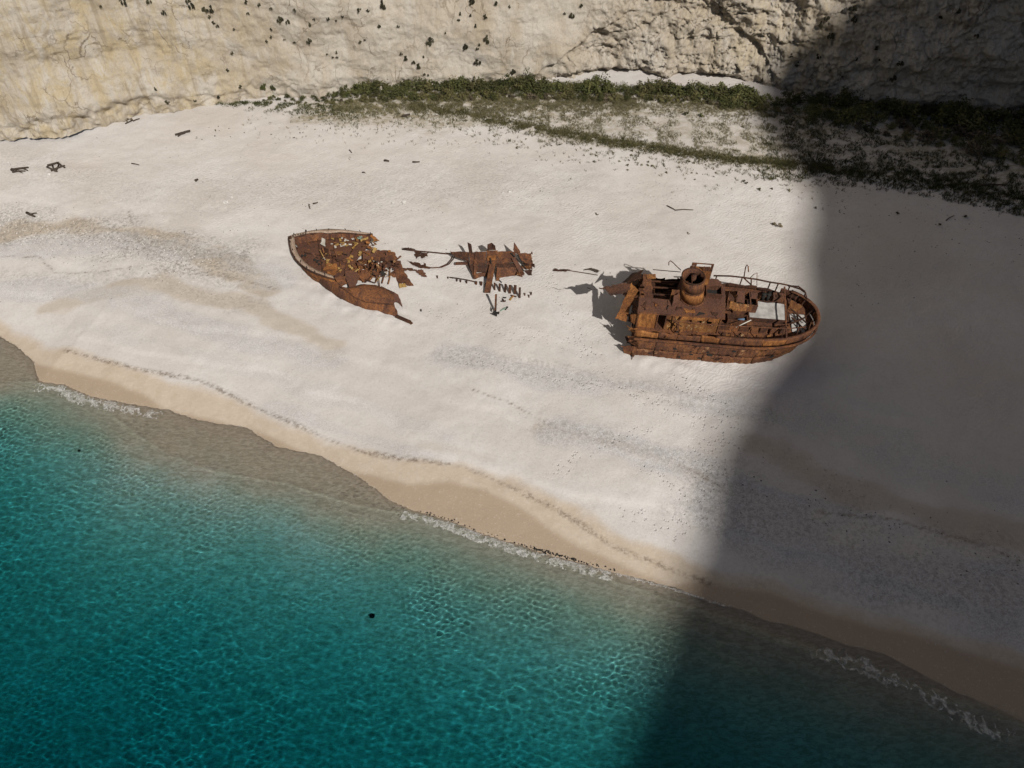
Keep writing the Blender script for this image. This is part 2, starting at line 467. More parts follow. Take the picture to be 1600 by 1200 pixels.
col = t.mix(t.ramp(big, [(.35, 0.0), (.65, 1.0)]), (.50, .462, .425), (.56, .535, .51))
col = t.mix(t.ramp(mid, [(.3, .5), (.6, 0.0)]), col, (.50, .465, .43))
col = t.mix(t.at('tan'), col, (.39, .325, .25))
gcol = t.mix(t.ramp(fine, [(.35, 0.0), (.62, 1.0)]), (.29, .285, .285), (.51, .505, .505))
col = t.mix(t.math('MULTIPLY', t.at('grey'), t.ramp(t.noise(pc, 1.6, 4, .7), [(.3, .35), (.6, .8)])), col, gcol)
col = t.mix(t.at('damp'), col, t.mix(t.ramp(mid, [(.35, 0.0), (.6, 1.0)]), (.445, .365, .28), (.485, .41, .325)))
col = t.mix(t.at('wet'), col, t.mix(fine, (.32, .245, .172), (.365, .285, .205)))
lm = t.math('MULTIPLY', t.at('line'), t.ramp(t.noise(pc, 2.5, 4, .75), [(.40, 0.0), (.60, 1.0)]))
col = t.mix(lm, col, (.12, .085, .055))
dryf = t.math('SUBTRACT', 1.0, t.math('MAXIMUM', t.at('damp'), t.at('under')))
col = t.mix(t.math('MULTIPLY', t.math('MULTIPLY', speck, dryf), t.ramp(t.noise(pc, .35, 3, .6), [(.42, 0.0), (.7, .55)])), col, (.22, .20, .175))
grain = t.noise(pc, 4.5, 5, .8)
col = t.mix(t.ramp(grain, [(.34, .30), (.50, 0.0)]), col, (.33, .30, .265))
col = t.mix(t.ramp(grain, [(.56, 0.0), (.74, .45)]), col, (.62, .60, .57))
col = t.mix(t.math('MULTIPLY', t.at('gravel'), t.ramp(t.noise(pc, 3.3, 5, .8), [(.38, .85), (.55, 0.0)])), col, (.20, .185, .165))
col = t.mix(t.math('MULTIPLY', t.at('veg'), t.ramp(t.noise(t.pos((1, 1.6, 1)), 1.1, 5, .75, .3), [(.32, 0.0), (.60, 1.0)])), col, (.215, .18, .105))
swr = t.noise(t.pos((1.2, 3.2, 1), (0, 0, .4)), 1.6, 4, .7, .6)  # streaks put into the bed colour imitate ripple glitter on the swash
col = t.mix(t.math('MULTIPLY', t.at('under'), t.ramp(swr, [(.40, 0.0), (.60, .8)])), col, (.28, .235, .175))
# footprints and wind ripples as fine relief on dry sand
vor = t.n('TexVoronoi'); t.l(t.pos((1, .8, 1), (0, 0, .4)), vor.inputs['Vector']); vor.inputs['Scale'].default_value = 2.3
dim = t.ramp(vor.outputs['Distance'], [(.10, 0.0), (.22, 1.0), (.30, .92), (.4, .95)])
dimm = t.ramp(t.noise(pc, .22, 3, .6), [(.46, 0.0), (.56, 1.0)])
vor2 = t.n('TexVoronoi'); t.l(t.pos((1, .7, 1), (0, 0, -.3)), vor2.inputs['Vector']); vor2.inputs['Scale'].default_value = 3.6
dim = t.mix(1.0, dim, t.ramp(vor2.outputs['Distance'], [(.12, .35), (.26, 1.0)]), 'MULTIPLY')
hh = t.mix(t.math('MULTIPLY', t.math('MAXIMUM', t.math('MULTIPLY', dimm, .18), t.at('foot')), dryf), (1.0, 1.0, 1.0), dim)
rp = t.n('TexWave'); t.l(t.pos((1, 1, 1), (0, 0, .95)), rp.inputs['Vector']); rp.inputs['Scale'].default_value = .85
rp.inputs['Distortion'].default_value = 14; rp.inputs['Detail'].default_value = 3; rp.inputs['Detail Scale'].default_value = 1.2
ripm = t.math('MULTIPLY', t.at('upper'), t.ramp(t.noise(pc, .09, 2, .5), [(.42, 0.0), (.58, 1.0)]))
b1 = t.bump(hh, .75, .11)
o_b = t.math('MULTIPLY', rp.outputs['Fac'], ripm)
b2 = t.bump(o_b, .22, .07, b1)
b3 = t.bump(grain, .35, .05, t.bump(mid, .30, .14, b2))
t.bump(fine, .35, .03, b3)
rough = t.math('SUBTRACT', 1.0, t.math('MULTIPLY', t.at('wet'), .35))
t.l(rough, t.b.inputs['Roughness'])
M['sand'] = t.base(col)
sand = mesh_np('beach', np.stack([X, Y, Zs], -1).reshape(-1, 3), grid_faces(*X.shape), M['sand'])
sand['kind'] = 'structure'
for nm, a in (('wet', wet), ('damp', damp), ('grey', grey), ('line', line), ('tan', tan), ('under', sstep(-.3, .3, -Dd)), ('foot', foot), ('gravel', gravel), ('veg', veg), ('upper', sstep(15, 20, Dd))): attr(sand, nm, a)
sand.cycles.is_caustics_receiver = True
def bvh_of(o):
    m = o.data; n = len(m.vertices); co = np.empty(n * 3, np.float32); m.vertices.foreach_get('co', co)
    f = np.empty(len(m.loops), np.int32); m.loops.foreach_get('vertex_index', f)
    return BVHTree.FromPolygons(co.reshape(-1, 3).tolist(), f.reshape(-1, 4).tolist())
sand_bvh = bvh_of(sand)
def gz(x, y):
    h = sand_bvh.ray_cast(Vector((x, y, 60)), Vector((0, 0, -1)))
    return h[0].z if h[0] is not None else 0.0
def G(u, v):
    """the place on the beach that a photo pixel shows"""
    h = sand_bvh.ray_cast(Vector(CAMP), Vector(ray(u, v)))
    return np.array(h[0]) if h[0] is not None else P(u, v, 3)

# ------------------------------------------------------------------ the sea
wx = ax(-49, 44, .085, 450); wy = ax(6, 47, .085, 450)
WX, WY = np.meshgrid(wx, wy)
zb, wd, ww = beach(WX, WY, True)
amp = (sstep(-.2, 3.5, -wd - ww * .8) * .9 + .10) * (1 - .50 * sstep(6, 15, -wd)) * (1 - .3 * sstep(15, 25, -wd))
inview = (WX > -55) & (WX < 51) & (WY > 2) & (WY < 52)
wz = np.zeros_like(WX); k_rng = np.random.RandomState(3)
for i in range(76):
    wl = math.exp(k_rng.uniform(math.log(.42), math.log(2.6))); a = k_rng.uniform(0, 2 * math.pi) if i % 3 else math.atan2(Ndir[1], Ndir[0]) + k_rng.normal(0, .5)
    wz += .00125 * wl * np.sin(2 * math.pi / wl * (WX * math.cos(a) + WY * math.sin(a)) + k_rng.uniform(0, 6.28))
gust = .75 + .5 * fbm(WX * .06, WY * .06, 3, 9)
wz = wz * amp * np.clip(gust, .3, 1.3)
rip = np.zeros_like(WX)
for i in range(26):                                     # fine ripples, which keep on into the shallows
    wl = k_rng.uniform(.30, .52); a = k_rng.uniform(0, 2 * math.pi) if i % 2 else math.atan2(Ndir[1], Ndir[0]) + k_rng.normal(0, .6)
    rip += .0027 * wl * np.sin(2 * math.pi / wl * (WX * math.cos(a) + WY * math.sin(a)) + k_rng.uniform(0, 6.28))
rip *= (.6 + .4 * sstep(.1, 1.2, -wd - ww)) * (1 - .8 * sstep(5, 12, -wd)) * np.clip(.7 + .9 * fbm(WX * .15, WY * .15, 2, 19), .25, 1.3)
wz = (wz + rip) * inview
# the little bore that runs up over the thin sheet of swash
step_d = wd + ww
wz += .05 * np.exp(-((step_d + .15) / .22) ** 2) * (ww > .4)
wz += .05 * np.exp(-((wd + .35) / .3) ** 2) * (ww <= .4)
wz += .02 * np.sin(.9 * wd + fbm(WX * .1, WY * .1, 2, 4) * 3) * sstep(1, 4, -wd) * (1 - sstep(10, 16, -wd))
depth = np.maximum(wz - zb, 0)
t = NT('sea_water'); t.t.nodes.remove(t.b)
gl = t.n('BsdfGlass'); gl.inputs['Roughness'].default_value = 0; gl.inputs['IOR'].default_value = 1.333
dep = t.at('depth')
def beer(k): return t.math('POWER', math.e, t.math('MULTIPLY', dep, -k))
cmb = t.n('CombineColor'); t.l(beer(.60), cmb.inputs[0]); t.l(beer(.152), cmb.inputs[1]); t.l(beer(.122), cmb.inputs[2])
t.l(cmb.outputs[0], gl.inputs['Color'])
t.l(gl.outputs[0], t.out.inputs['Surface'])
water = mesh_np('sea', np.stack([WX, WY, wz], -1).reshape(-1, 3), grid_faces(*WX.shape), t.m)
water['kind'] = 'structure'
attr(water, 'depth', depth)
water.cycles.is_caustics_caster = True

# foam: lace of bubbles along the edge of the sea
t = NT('foam'); M['foam'] = t.base(t.mix(t.noise(t.pos(), 20, 2), (.62, .62, .60), (.80, .80, .79)))
t.l(t.ramp(t.noise(t.pos((1, 1, 1), (0, 0, .4)), 3.2, 5, .7, .8), [(.36, 0.0), (.66, .62)]), t.b.inputs['Alpha'])
def foam_strip(px, width, off, thr, seed, cell=.07):
    pts = np.array([P(u, v, 0)[:2] for u, v in px]); L = np.r_[0, np.cumsum(np.linalg.norm(np.diff(pts, axis=0), axis=1))]
    nu = int(L[-1] / cell); tt = np.linspace(0, L[-1], nu)
    c = np.stack([np.interp(tt, L, pts[:, 0]), np.interp(tt, L, pts[:, 1])], -1)
    nv = int(width / cell) + 1; o = np.linspace(0, width, nv) + off
    Gx = c[:, 0][None] - Ndir[0] * o[:, None]; Gy = c[:, 1][None] - Ndir[1] * o[:, None]
    _, d_, w_ = beach(Gx, Gy); Gz = .045 + .05 * np.exp(-((d_ + .35) / .3) ** 2)
    lace = ridged(Gx * 1.6, Gy * 1.6, 3, seed) / 1.75 + .25 * fbm(Gx * .5, Gy * .5, 2, seed + 5)
    edge = 1 - np.abs(np.linspace(-.75, 1, nv))[:, None]
    ends = np.minimum(1, np.minimum(np.arange(nu), np.arange(nu)[::-1]) * cell / 2.5)[None]
    keep = (lace + .55 * edge * ends) > thr
    k = keep[:-1, :-1] & keep[1:, 1:]
    k = k & (d_[:-1, :-1] < .12)
    f = grid_faces(nv, nu)[k.ravel()]
    return np.stack([Gx, Gy, Gz], -1).reshape(-1, 3), f
fv, ff, n0 = [], [], 0
for px, w_, off, thr, sd in (
        ([(58, 597), (100, 603), (140, 620), (200, 632), (262, 641)], 1.1, .0, 0.72, 3),
        ([(632, 799), (700, 815), (760, 838), (830, 860), (900, 880), (960, 895)], .75, .0, 0.62, 8),
        ([(940, 890), (1000, 905), (1050, 918), (1085, 930), (1150, 950)], .25, .0, 0.70, 13),
        ([(1230, 985), (1330, 1018), (1400, 1045), (1480, 1088), (1600, 1150)], 1.5, .1, 0.92, 23),
        ([(300, 655), (385, 668), (430, 698), (500, 712), (560, 745), (610, 783)], .10, -.03, 0.90, 31)):
    v_, f_ = foam_strip(px, w_, off, thr, sd); fv.append(v_); ff.append(f_ + n0); n0 += len(v_)
fo = mesh_np('sea_foam', np.vstack(fv), np.vstack(ff), M['foam'])
tag(fo, 'thin white lace of foam along the edge of the turquoise sea', 'foam', kind='stuff')

# ------------------------------------------------------------------ the cliff
CB = [(-110, 40, None), (-98, 62, None), (-80, 74, None)] + [(*P(u, v, 4.3)[:2], u) for u, v in
      ((0, 200), (60, 199), (120, 187), (200, 170), (260, 160), (330, 153), (420, 146), (520, 143), (640, 135), (760, 131), (850, 128), (960, 121), (1030, 122), (1100, 129), (1165, 140), (1240, 154), (1330, 167), (1410, 180), (1500, 186), (1600, 196))] + \
     [(84, 72, None), (110, 60, None), (140, 40, None), (165, 0, None), (190, -60, None)]
cb = np.array([[a, b] for a, b, _ in CB]); cl = np.r_[0, np.cumsum(np.linalg.norm(np.diff(cb, axis=0), axis=1))]
cu = np.array([u for _, _, u in CB if u is not None]); cua = np.array([cl[i] for i, q in enumerate(CB) if q[2] is not None])
a_of = lambda u: np.interp(u, cu, cua)
a0, a1 = cua[0], cua[-1]
A = np.r_[np.arange(0, a0 - 3, 2.0), np.arange(a0 - 3, a1 + 3, .14), np.arange(a1 + 3, cl[-1], 2.0)]
Hh = np.r_[np.arange(-1.2, 17, .14), np.geomspace(17.3, 130, 36)]
AA, HH = np.meshgrid(A, Hh)
sm = np.arange(0, cl[-1], .5)
bx = np.interp(sm, cl, cb[:, 0]); by = np.interp(sm, cl, cb[:, 1])
ker = np.hanning(13); ker /= ker.sum()
bxs = np.convolve(np.pad(bx, 6, mode='edge'), ker, 'valid'); bys = np.convolve(np.pad(by, 6, mode='edge'), ker, 'valid')
kw = np.hanning(41); kw /= kw.sum()
tx = np.gradient(np.convolve(np.pad(bxs, 20, mode='edge'), kw, 'valid')); ty = np.gradient(np.convolve(np.pad(bys, 20, mode='edge'), kw, 'valid'))
tl = np.hypot(tx, ty); nx_, ny_ = ty / tl, -tx / tl
BX = np.interp(AA, sm, bxs); BY = np.interp(AA, sm, bys); NX = np.interp(AA, sm, nx_); NY = np.interp(AA, sm, ny_)
U = np.interp(AA, cua, cu, left=-300, right=1900)               # where along the photo this stretch stands
# how crumpled the rock is: smooth on the left, folded and broken right of the old overhang
bound = 845 + np.clip(HH, 0, 12) * 9
crump = sstep(bound - 25, bound + 40, U) * (1 - .25 * sstep(1250, 1450, U))
dsp = 1.6 * fbm(AA * .045, HH * .06, 3, 1) + .38 * fbm(AA * .16, HH * .22, 3, 2)
dsp += (.15 + .30 * crump) * fbm(AA * .55 + HH * .15, HH * .5, 4, 3)
strata = fbm(AA * .10 + 3, (HH + .22 * AA * .2 + 1.2 * perlin(AA * .06, HH * .06, 9)) * 1.15, 3, 4)
dsp += (.07 + .13 * crump) * strata
dsp += (.055 + .06 * crump) * fbm(AA * 1.9, HH * 1.7, 3, 6)
dsp += -.10 * (1 - crump) * sstep(1.35, 1.75, ridged(AA * .5 + .3 * HH, HH * .16, 3, 12))      # upright runnels on the smooth face
blk = np.floor(fbm(AA * .20 + HH * .14, HH * .26 - AA * .12, 3, 14) * 4.5) / 4.5
dsp += crump * .75 * blk
crk = np.abs(perlin(AA * .22 + .8 * perlin(AA * .3, HH * .3, 40), HH * .38 - AA * .10, 41)); crk2 = np.abs(perlin(AA * .5, HH * .9 + AA * .22, 43))
dsp -= crump * (.55 * (1 - sstep(0, .045, crk)) + .30 * (1 - sstep(0, .05, crk2)))
dsp -= (1 - crump) * .10 * (1 - sstep(0, .02, crk))
# the folded block that hangs out over the foot of the wall, with the diagonal cleft above it
def hp(v): return np.interp(v, [0, 128], [10.8, 0])
ca, ch = a_of(1092), hp(12); ca2, ch2 = a_of(1195), hp(92)
tt = (AA - ca) / (ca2 - ca); lh = ch + (ch2 - ch) * tt + .5 * perlin(AA * .5, HH * 0, 50)
inr = sstep(-.5, .1, tt) * (1 - sstep(.9, 1.6, tt))
dsp += inr * .6 * sstep(-.12, .12, HH - lh) * (1 - sstep(0, 7, HH - lh))
ca, ch = a_of(850), hp(105); ca2, ch2 = a_of(985), hp(20)
tt = (AA - ca) / (ca2 - ca); lh = ch + (ch2 - ch) * tt ** .8 * np.sign(tt) if False else ch + (ch2 - ch) * tt + .4 * perlin(AA * .6, HH * 0, 51)
inr = sstep(-.15, .1, tt) * (1 - sstep(.8, 1.2, tt))
dsp += inr * .7 * sstep(-.15, .15, HH - lh) * (1 - sstep(0, 4, HH - lh))
# hollows worn into the foot
foot = 1 - sstep(.3, 1.7, HH + .5 * perlin(AA * .5, HH * .1, 55))
dsp -= foot * (1.3 * sstep(880, 960, U) * (1 - sstep(1130, 1170, U)) + .7 * sstep(100, 130, U) * (1 - sstep(215, 250, U)) + .3)
dsp -= .9 * np.exp(-((U - 963) / 6) ** 2) * (1 - sstep(1.2, 3.0, HH))
dsp -= .8 * np.exp(-((U - 8) / 10) ** 2) * np.exp(-((HH - 2.2) / 1.0) ** 2)
dsp += (1 - sstep(0, 2.2, HH)) * .45 * fbm(AA * .7, HH * .7, 3, 90)
fr1 = np.abs(perlin(AA * .9 + .6 * perlin(AA * .5, HH * .5, 95), HH * .55 + AA * .25, 91)); fr2 = np.abs(perlin(AA * 1.5 - HH * .5, HH * 1.1, 92))
dsp -= (.07 + .12 * crump) * (1 - sstep(0, .10, fr1)) + (.04 + .07 * crump) * (1 - sstep(0, .09, fr2))
back = np.maximum(HH, 0) * .10
CX = BX + NX * (dsp - back); CY = BY + NY * (dsp - back); CZ = 4.1 + HH + .25 * perlin(AA * .3, HH * .5, 8)
t = NT('limestone')
uv = t.n('Attribute'); uv.attribute_name = 'arc'; ua = uv.outputs['Fac']; uh = t.at('hgt')
cx = t.n('CombineXYZ'); t.l(ua, cx.inputs[0]); t.l(uh, cx.inputs[1]); av = cx.outputs[0]
def avm(sx, sy, rot=0):
    mp = t.n('Mapping'); t.l(av, mp.inputs['Vector']); mp.inputs['Scale'].default_value = (sx, sy, 1); mp.inputs['Rotation'].default_value = (0, 0, rot); return mp.outputs[0]
oc = t.at('ochre'); cr = t.at('crump')
pl = t.noise(avm(.22, .16), 1, 5, .6, .8); st = t.noise(avm(1.1, .16), 1, 5, .65, .4); fi = t.noise(avm(3, 3), 1, 4, .7); hz = t.noise(avm(.25, 1.6, .12), 1, 4, .6)
col = t.mix(t.ramp(pl, [(.35, 0.0), (.62, 1.0)]), (.365, .31, .235), (.46, .42, .36))
col = t.mix(t.math('MULTIPLY', t.ramp(t.noise(avm(.6, .35), 1, 5, .65, .6), [(.44, 0.0), (.60, .8)]), oc), col, (.41, .33, .20))
col = t.mix(t.math('MULTIPLY', t.ramp(st, [(.52, 0.0), (.66, .75)]), t.math('ADD', t.math('MULTIPLY', oc, .7), .25)), col, (.27, .22, .15))
col = t.mix(t.ramp(st, [(.30, .45), (.42, 0.0)]), col, (.50, .48, .44))
col = t.mix(t.ramp(hz, [(.30, .30), (.45, 0.0)]), col, (.30, .255, .20))
col = t.mix(t.math('MULTIPLY', cr, t.ramp(fi, [(.36, .55), (.52, 0.0)])), col, (.26, .205, .145))
col = t.mix(t.ramp(fi, [(.30, .35), (.42, 0.0)]), col, (.25, .205, .15))
wv = t.n('VectorMath', operation='MULTIPLY_ADD'); nv_ = t.n('TexNoise'); t.l(avm(.5, .5), nv_.inputs['Vector']); nv_.inputs['Scale'].default_value = 1.0; nv_.inputs['Detail'].default_value = 4
t.l(nv_.outputs['Color'], wv.inputs[0]); wv.inputs[1].default_value = (1.6, 1.6, 0); t.l(avm(.42, .30, .3), wv.inputs[2])
vc = t.n('TexVoronoi', feature='DISTANCE_TO_EDGE'); t.l(wv.outputs[0], vc.inputs['Vector']); vc.inputs['Scale'].default_value = 1.0
ck = t.math('MULTIPLY', t.ramp(vc.outputs['Distance'], [(.006, 1.0), (.03, 0.0)]), t.ramp(t.noise(avm(.16, .2), 1, 3, .6), [(.46, 0.0), (.6, .8)]))
col = t.mix(ck, col, (.16, .125, .085))
sp2 = t.noise(avm(5, 5), 1, 4, .8)
col = t.mix(t.ramp(sp2, [(.34, .5), (.46, 0.0)]), col, (.24, .20, .15))
col = t.mix(t.ramp(sp2, [(.58, 0.0), (.72, .5)]), col, (.56, .53, .47))
t.bump(t.noise(avm(7, 7), 1, 5, .75), 1.0, .14, t.bump(fi, .6, .18, t.bump(st, .35, .2)))
M['rock'] = t.base(col)
cliff = mesh_np('cliff', np.stack([CX, CY, CZ], -1).reshape(-1, 3), grid_faces(*AA.shape), M['rock'])
cliff['kind'] = 'structure'
attr(cliff, 'arc', AA); attr(cliff, 'hgt', HH); attr(cliff, 'crump', crump)
attr(cliff, 'ochre', np.clip((1 - sstep(220, 520, U)) + .5 * sstep(1000, 1150, U) * (1 - sstep(1200, 1400, U)) + .12, 0, 1))
cliff_bvh = bvh_of(cliff)

# the headland across the bay, behind the viewer, whose shade falls over the right of the beach
PLY = -200.0
SIL = []
for u, v, z in ((960, 1330, 0), (1000, 1190, 0), (1016, 1100, 0), (1034, 1010, 0), (1050, 940, .1), (1074, 890, .6), (1100, 835, 1.0), (1108, 760, 1.5), (1120, 690, 1.9), (1152, 640, 2.2), (1170, 600, 2.4), (1238, 515, 2.8), (1252, 450, 2.9), (1244, 390, 3.0), (1262, 330, 3.4), (1258, 285, 3.8), (1208, 232, 4.0), (1166, 176, 4.2)):
    SIL.append(P(u, v, z))
for u, v in ((1172, 140), (1200, 108), (1232, 76), (1284, 38), (1340, -5), (1420, -70)):
    h = cliff_bvh.ray_cast(Vector(CAMP), Vector(ray(u, v)))
    SIL.append(np.array(h[0]) if h[0] is not None else P(u, v, 4))
sil = []
for p in SIL:
    k = (PLY - p[1]) / SUN[1]; q = p + SUN * k; sil.append((q[0], q[2]))
lo = sil[0]
outl = [(lo[0] - lo[1] * .9, -10)] + [(lo[0] - (lo[1]) * .45, lo[1] * .5)] + sil + [(sil[-1][0] + 60, sil[-1][1] + 30), (sil[-1][0] + 330, sil[-1][1] + 10), (sil[-1][0] + 380, -10)]
for i in range(1, len(outl)): outl[i] = (max(outl[i][0], outl[i - 1][0] + .05), outl[i][1])
bm = bmesh.new()
fr_ = [bm.verts.new((x, PLY, z)) for x, z in outl]; ft_ = [bm.verts.new((x, PLY, -12)) for x, z in outl]
for i in range(len(outl) - 1): bm.faces.new((ft_[i], ft_[i + 1], fr_[i + 1], fr_[i]))
for k in range(1, 5):
    bk = [bm.verts.new((x + 12 * k, PLY - 28 * k, z if z < 0 else z * (1 - .10 * k))) for x, z in outl]
    for i in range(len(outl) - 1): bm.faces.new((fr_[i], fr_[i + 1], bk[i + 1], bk[i]))
    fr_ = bk
t = NT('headland_rock'); M['rock2'] = t.base(t.mix(t.noise(t.pos(), .05, 6, .6), (.28, .24, .18), (.48, .43, .36)))
hd = bm_part('headland', bm, M['rock2']); hd['kind'] = 'structure'

# ------------------------------------------------------------------ wreck: the stern
yaw, heel = R(-7), R(6)
E1 = np.array([math.cos(yaw), math.sin(yaw), 0]); E2 = np.array([-math.sin(yaw) * math.cos(heel), math.cos(yaw) * math.cos(heel), math.sin(heel)]); E3 = np.cross(E1, E2)
SO = P(1075, 530, 5.1) - 8 * E1 + 4 * E2 + 3.6 * E1 - .9 * E2
def SL(x, y, z): return SO + E1 * x + E2 * y + E3 * z
def QW(Xz, Yz, zl):
    d = ray(900 + Xz / 4, 380 + Yz / 4); k = ((SO - CAMP) @ E3 + zl) / (d @ E3); return CAMP + d * k
zS = gz(17, 47)
stern = empty('wreck_stern', (float(SO[0] + 7 * E1[0]), float(SO[1] + 7 * E1[1]), zS))
tag(stern, 'stern half of the rusted ship with funnel, deckhouse and rounded railed stern', 'shipwreck')
def sbox(name, x0, x1, y0, y1, z0, z1, mat, parent=None):
    bm = bmesh.new(); c = [bm.verts.new(SL(x, y, z)) for z in (z0, z1) for x, y in ((x0, y0), (x1, y0), (x1, y1), (x0, y1))]
    for f in ((3, 2, 1, 0), (4, 5, 6, 7), (0, 1, 5, 4), (1, 2, 6, 5), (2, 3, 7, 6), (3, 0, 4, 7)): bm.faces.new([c[i] for i in f])
    return bm_part(name, bm, mat, parent or stern)
def splate(name, pts, mat, th=.05, jag=0., parent=None, step=.22, warp=0.):
    return plate(name, [SL(*p) for p in pts], mat, parent or stern, th, jag, step, warp)
def qplate(name, pts, mat, th=.05, jag=.0, parent=None, step=.2, warp=0.):
    return plate(name, [QW(*p) for p in pts], mat, parent or stern, th, jag, step, warp)
HB = 3.25; LEN = 14.9
def halfb(x):
    q = np.clip((x - 8.0) / (LEN - 8.0), 0, 1); return HB * np.maximum(0, 1 - q ** 2.5) ** (1 / 2.1)
th_ = np.linspace(0, 1, 160); xs_ = np.r_[np.linspace(0, 8, 60), 8 + (LEN - 8) * np.sin(np.linspace(0, math.pi / 2, 100)[1:])]
outl_n = np.stack([xs_, -halfb(xs_)], -1); outl_f = outl_n[::-1][1:] * np.array([1, -1])
OUT = np.vstack([outl_n, outl_f]); OL = np.r_[0, np.cumsum(np.linalg.norm(np.diff(OUT, axis=0), axis=1))]; OT = OL[-1]
def hull(s, z, off=0.0):
    x = np.interp(s, OL, OUT[:, 0]); y = np.interp(s, OL, OUT[:, 1]); e = .05
    dx = np.interp(s + e, OL, OUT[:, 0]) - np.interp(s - e, OL, OUT[:, 0]); dy = np.interp(s + e, OL, OUT[:, 1]) - np.interp(s - e, OL, OUT[:, 1]); L = math.hypot(dx, dy) + 1e-9
    ox, oy = dy / L, -dx / L
    if z < 0:
        q = -z / 2.7; a = float(sstep(8.5, 14.9, x)); y *= (1 - .05 * q ** 1.5 - .15 * a * q); x -= a * .8 * q
    else: off = off + z * .06
    return SL(x + ox * off, y + oy * off, z)
def hline(s0, s1, z, n, off=0., zj=0.): return [hull(s, z + (rnd.uniform(-1, 1) * zj if zj else 0), off) for s in np.linspace(s0, s1, n)]
for z0, z1, L0, mats in ((-3.6, -1.62, 2.1, ('rust_hull', 'rust_hull', 'rust')), (-1.6, -.24, 1.75, ('rust_hull', 'rust', 'rust_hull'))):
    s = 0.0; i = 0; st0 = rnd.uniform(0, .35)
    while s < OT - .2:
        e = min(OT, s + L0 * rnd.uniform(.9, 1.1))
        if e > OT - .5: e = OT
        loft('hull_plate', hline(max(0, s - .03), min(OT, e + .03), z1 + .02, 7, rnd.uniform(-.012, .012) + (i % 2) * .025), hline(max(0, s - .03), min(OT, e + .03), z0 - .02, 7, rnd.uniform(-.012, .012) + (i % 2) * .025), M[mats[i % 3]], stern, 11, 6, 0, .04, .05, smooth=True)
        if i == 0:
            for v_ in stern.children[-1].data.vertices:
                q_ = (Vector(v_.co) + stern.location - V(SO)).dot(V(E1))
                if q_ < .25: v_.co += V(E1) * (st0 + rnd.uniform(-.25, .45))
        s = e; i += 1
loft('rub_rail', hline(0, OT, -.02, 90, .14), hline(0, OT, -.22, 90, .14), M['rust'], stern, 110, 2, 0, .16, .0)
s = 0.0; i = 0
while s < OT - .5:                                                    # bulwark, plate by plate, open along the far rail
    e = s + (1.5 if i % 2 else 1.9)
    if s > OT * .66: e = s + 2.6
    e = min(e, OT)
    far = s > OT * .58
    hgt = .30 if far else .82 - .12 * rnd.random()
    if not (4.0 < s < 5.0):
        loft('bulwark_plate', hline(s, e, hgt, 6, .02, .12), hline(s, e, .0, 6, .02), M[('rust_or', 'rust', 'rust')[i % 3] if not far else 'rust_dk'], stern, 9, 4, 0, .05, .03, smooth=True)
    s = e + .01; i += 1
for s in np.arange(6.8, OT * .6, 1.15):                                # stays inside the bulwark
    bar('bulwark_stay', hull(s, .75, -.05), hull(s, .02, -.55), .07, .07, M['rust_dk'], stern)
bul_cap = loft('bulwark_cap', hline(6.5, OT * .6, .86, 50, .14), hline(6.5, OT * .6, .86, 50, -.14), M['rust'], stern, 60, 2, 0, .05, 0)
# deck
dk = [(x, -halfb(x) + .02) for x in np.linspace(.1, 14.6, 30)] + [(x, halfb(x) - .02) for x in np.linspace(14.6, .1, 30)]
splate('deck', [(x, y, 0) for x, y in dk] + [(.5, 1.5, 0), (.2, .4, 0), (.6, -.8, 0), (.25, -2, 0)], M['rust'], .06)
# broken front: torn cross bulkhead and frames
splate('bulkhead', [(.55, -3.1, -3.4), (.55, -3.15, -.05), (.55, 0, -.05), (.55, 3.1, -.05), (.55, 3.0, -3.4)], M['rust_dk'], .05, .06)
for y in (-2.9, -1.9, -.9, .2, 1.3, 2.4): bar('frame', SL(.1, y, -3.2), SL(.15, y, -.1), .10, .12, M['rust_dk'], stern)
qplate('torn_plate', [(345, 248, 2.2), (388, 292, 2.2), (345, 380, 1.2), (312, 492, .1), (244, 470, .1), (300, 350, 1.2)], M['rust_or'], .06, .05)
qplate('torn_plate', [(98, 292, 2.0), (230, 258, 2.1), (352, 240, 2.2), (348, 285, 1.9), (290, 318, 1.7), (215, 325, 1.7), (180, 285, 1.9)], M['rust_dk'], .05, .06)
qplate('torn_plate', [(340, 500, -.1), (372, 560, -.6), (366, 705, -2.4), (345, 735, -2.7), (352, 600, -1.2)], M['rust'], .06, .08)
splate('torn_plate', [(-.9, 1.6, 1.2), (.3, 1.5, 2.0), (.4, 2.6, 1.9), (-.4, 3.0, 1.0), (-1.2, 2.3, .5)], M['rust_dk'], .05, .08)
splate('torn_plate', [(-1.1, 2.0, -.6), (.2, 2.2, .6), (.3, 3.2, .5), (-.7, 3.3, -.5)], M['rust_dk'], .05, .08)
for y_, z0_, z1_, l_, mt in ((-3.2, -2.9, -1.4, .9, 'rust_hull'), (-3.15, -1.3, -.2, .55, 'rust'), (-3.0, .0, .7, .7, 'rust_or'), (-2.2, .1, 1.5, .45, 'rust_or'), (-2.6, -2.2, -.9, .6, 'rust_dk'), (2.9, -2.6, -.9, 1.2, 'rust_dk'), (1.2, -.9, .2, .8, 'rust'), (-.4, -1.8, -.3, .6, 'rust_dk'), (-.9, .2, 1.9, .4, 'rust')):
    splate('torn_plate', [(.25, y_, z0_), (.25, y_ + .05, z1_), (-l_ * .4, y_ + .25, z1_ - .25), (-l_, y_ + .4, (z0_ + z1_) / 2 + .2), (-l_ * .55, y_ + .2, z0_ + .45), (-l_ * .7, y_ + .3, z0_ + .1)], M[mt], .05, .09, None, .16)
tube('bent_pipe', [QW(100, 290, 2.0), QW(70, 278, 2.0)], .03, M['black'], stern, 5)
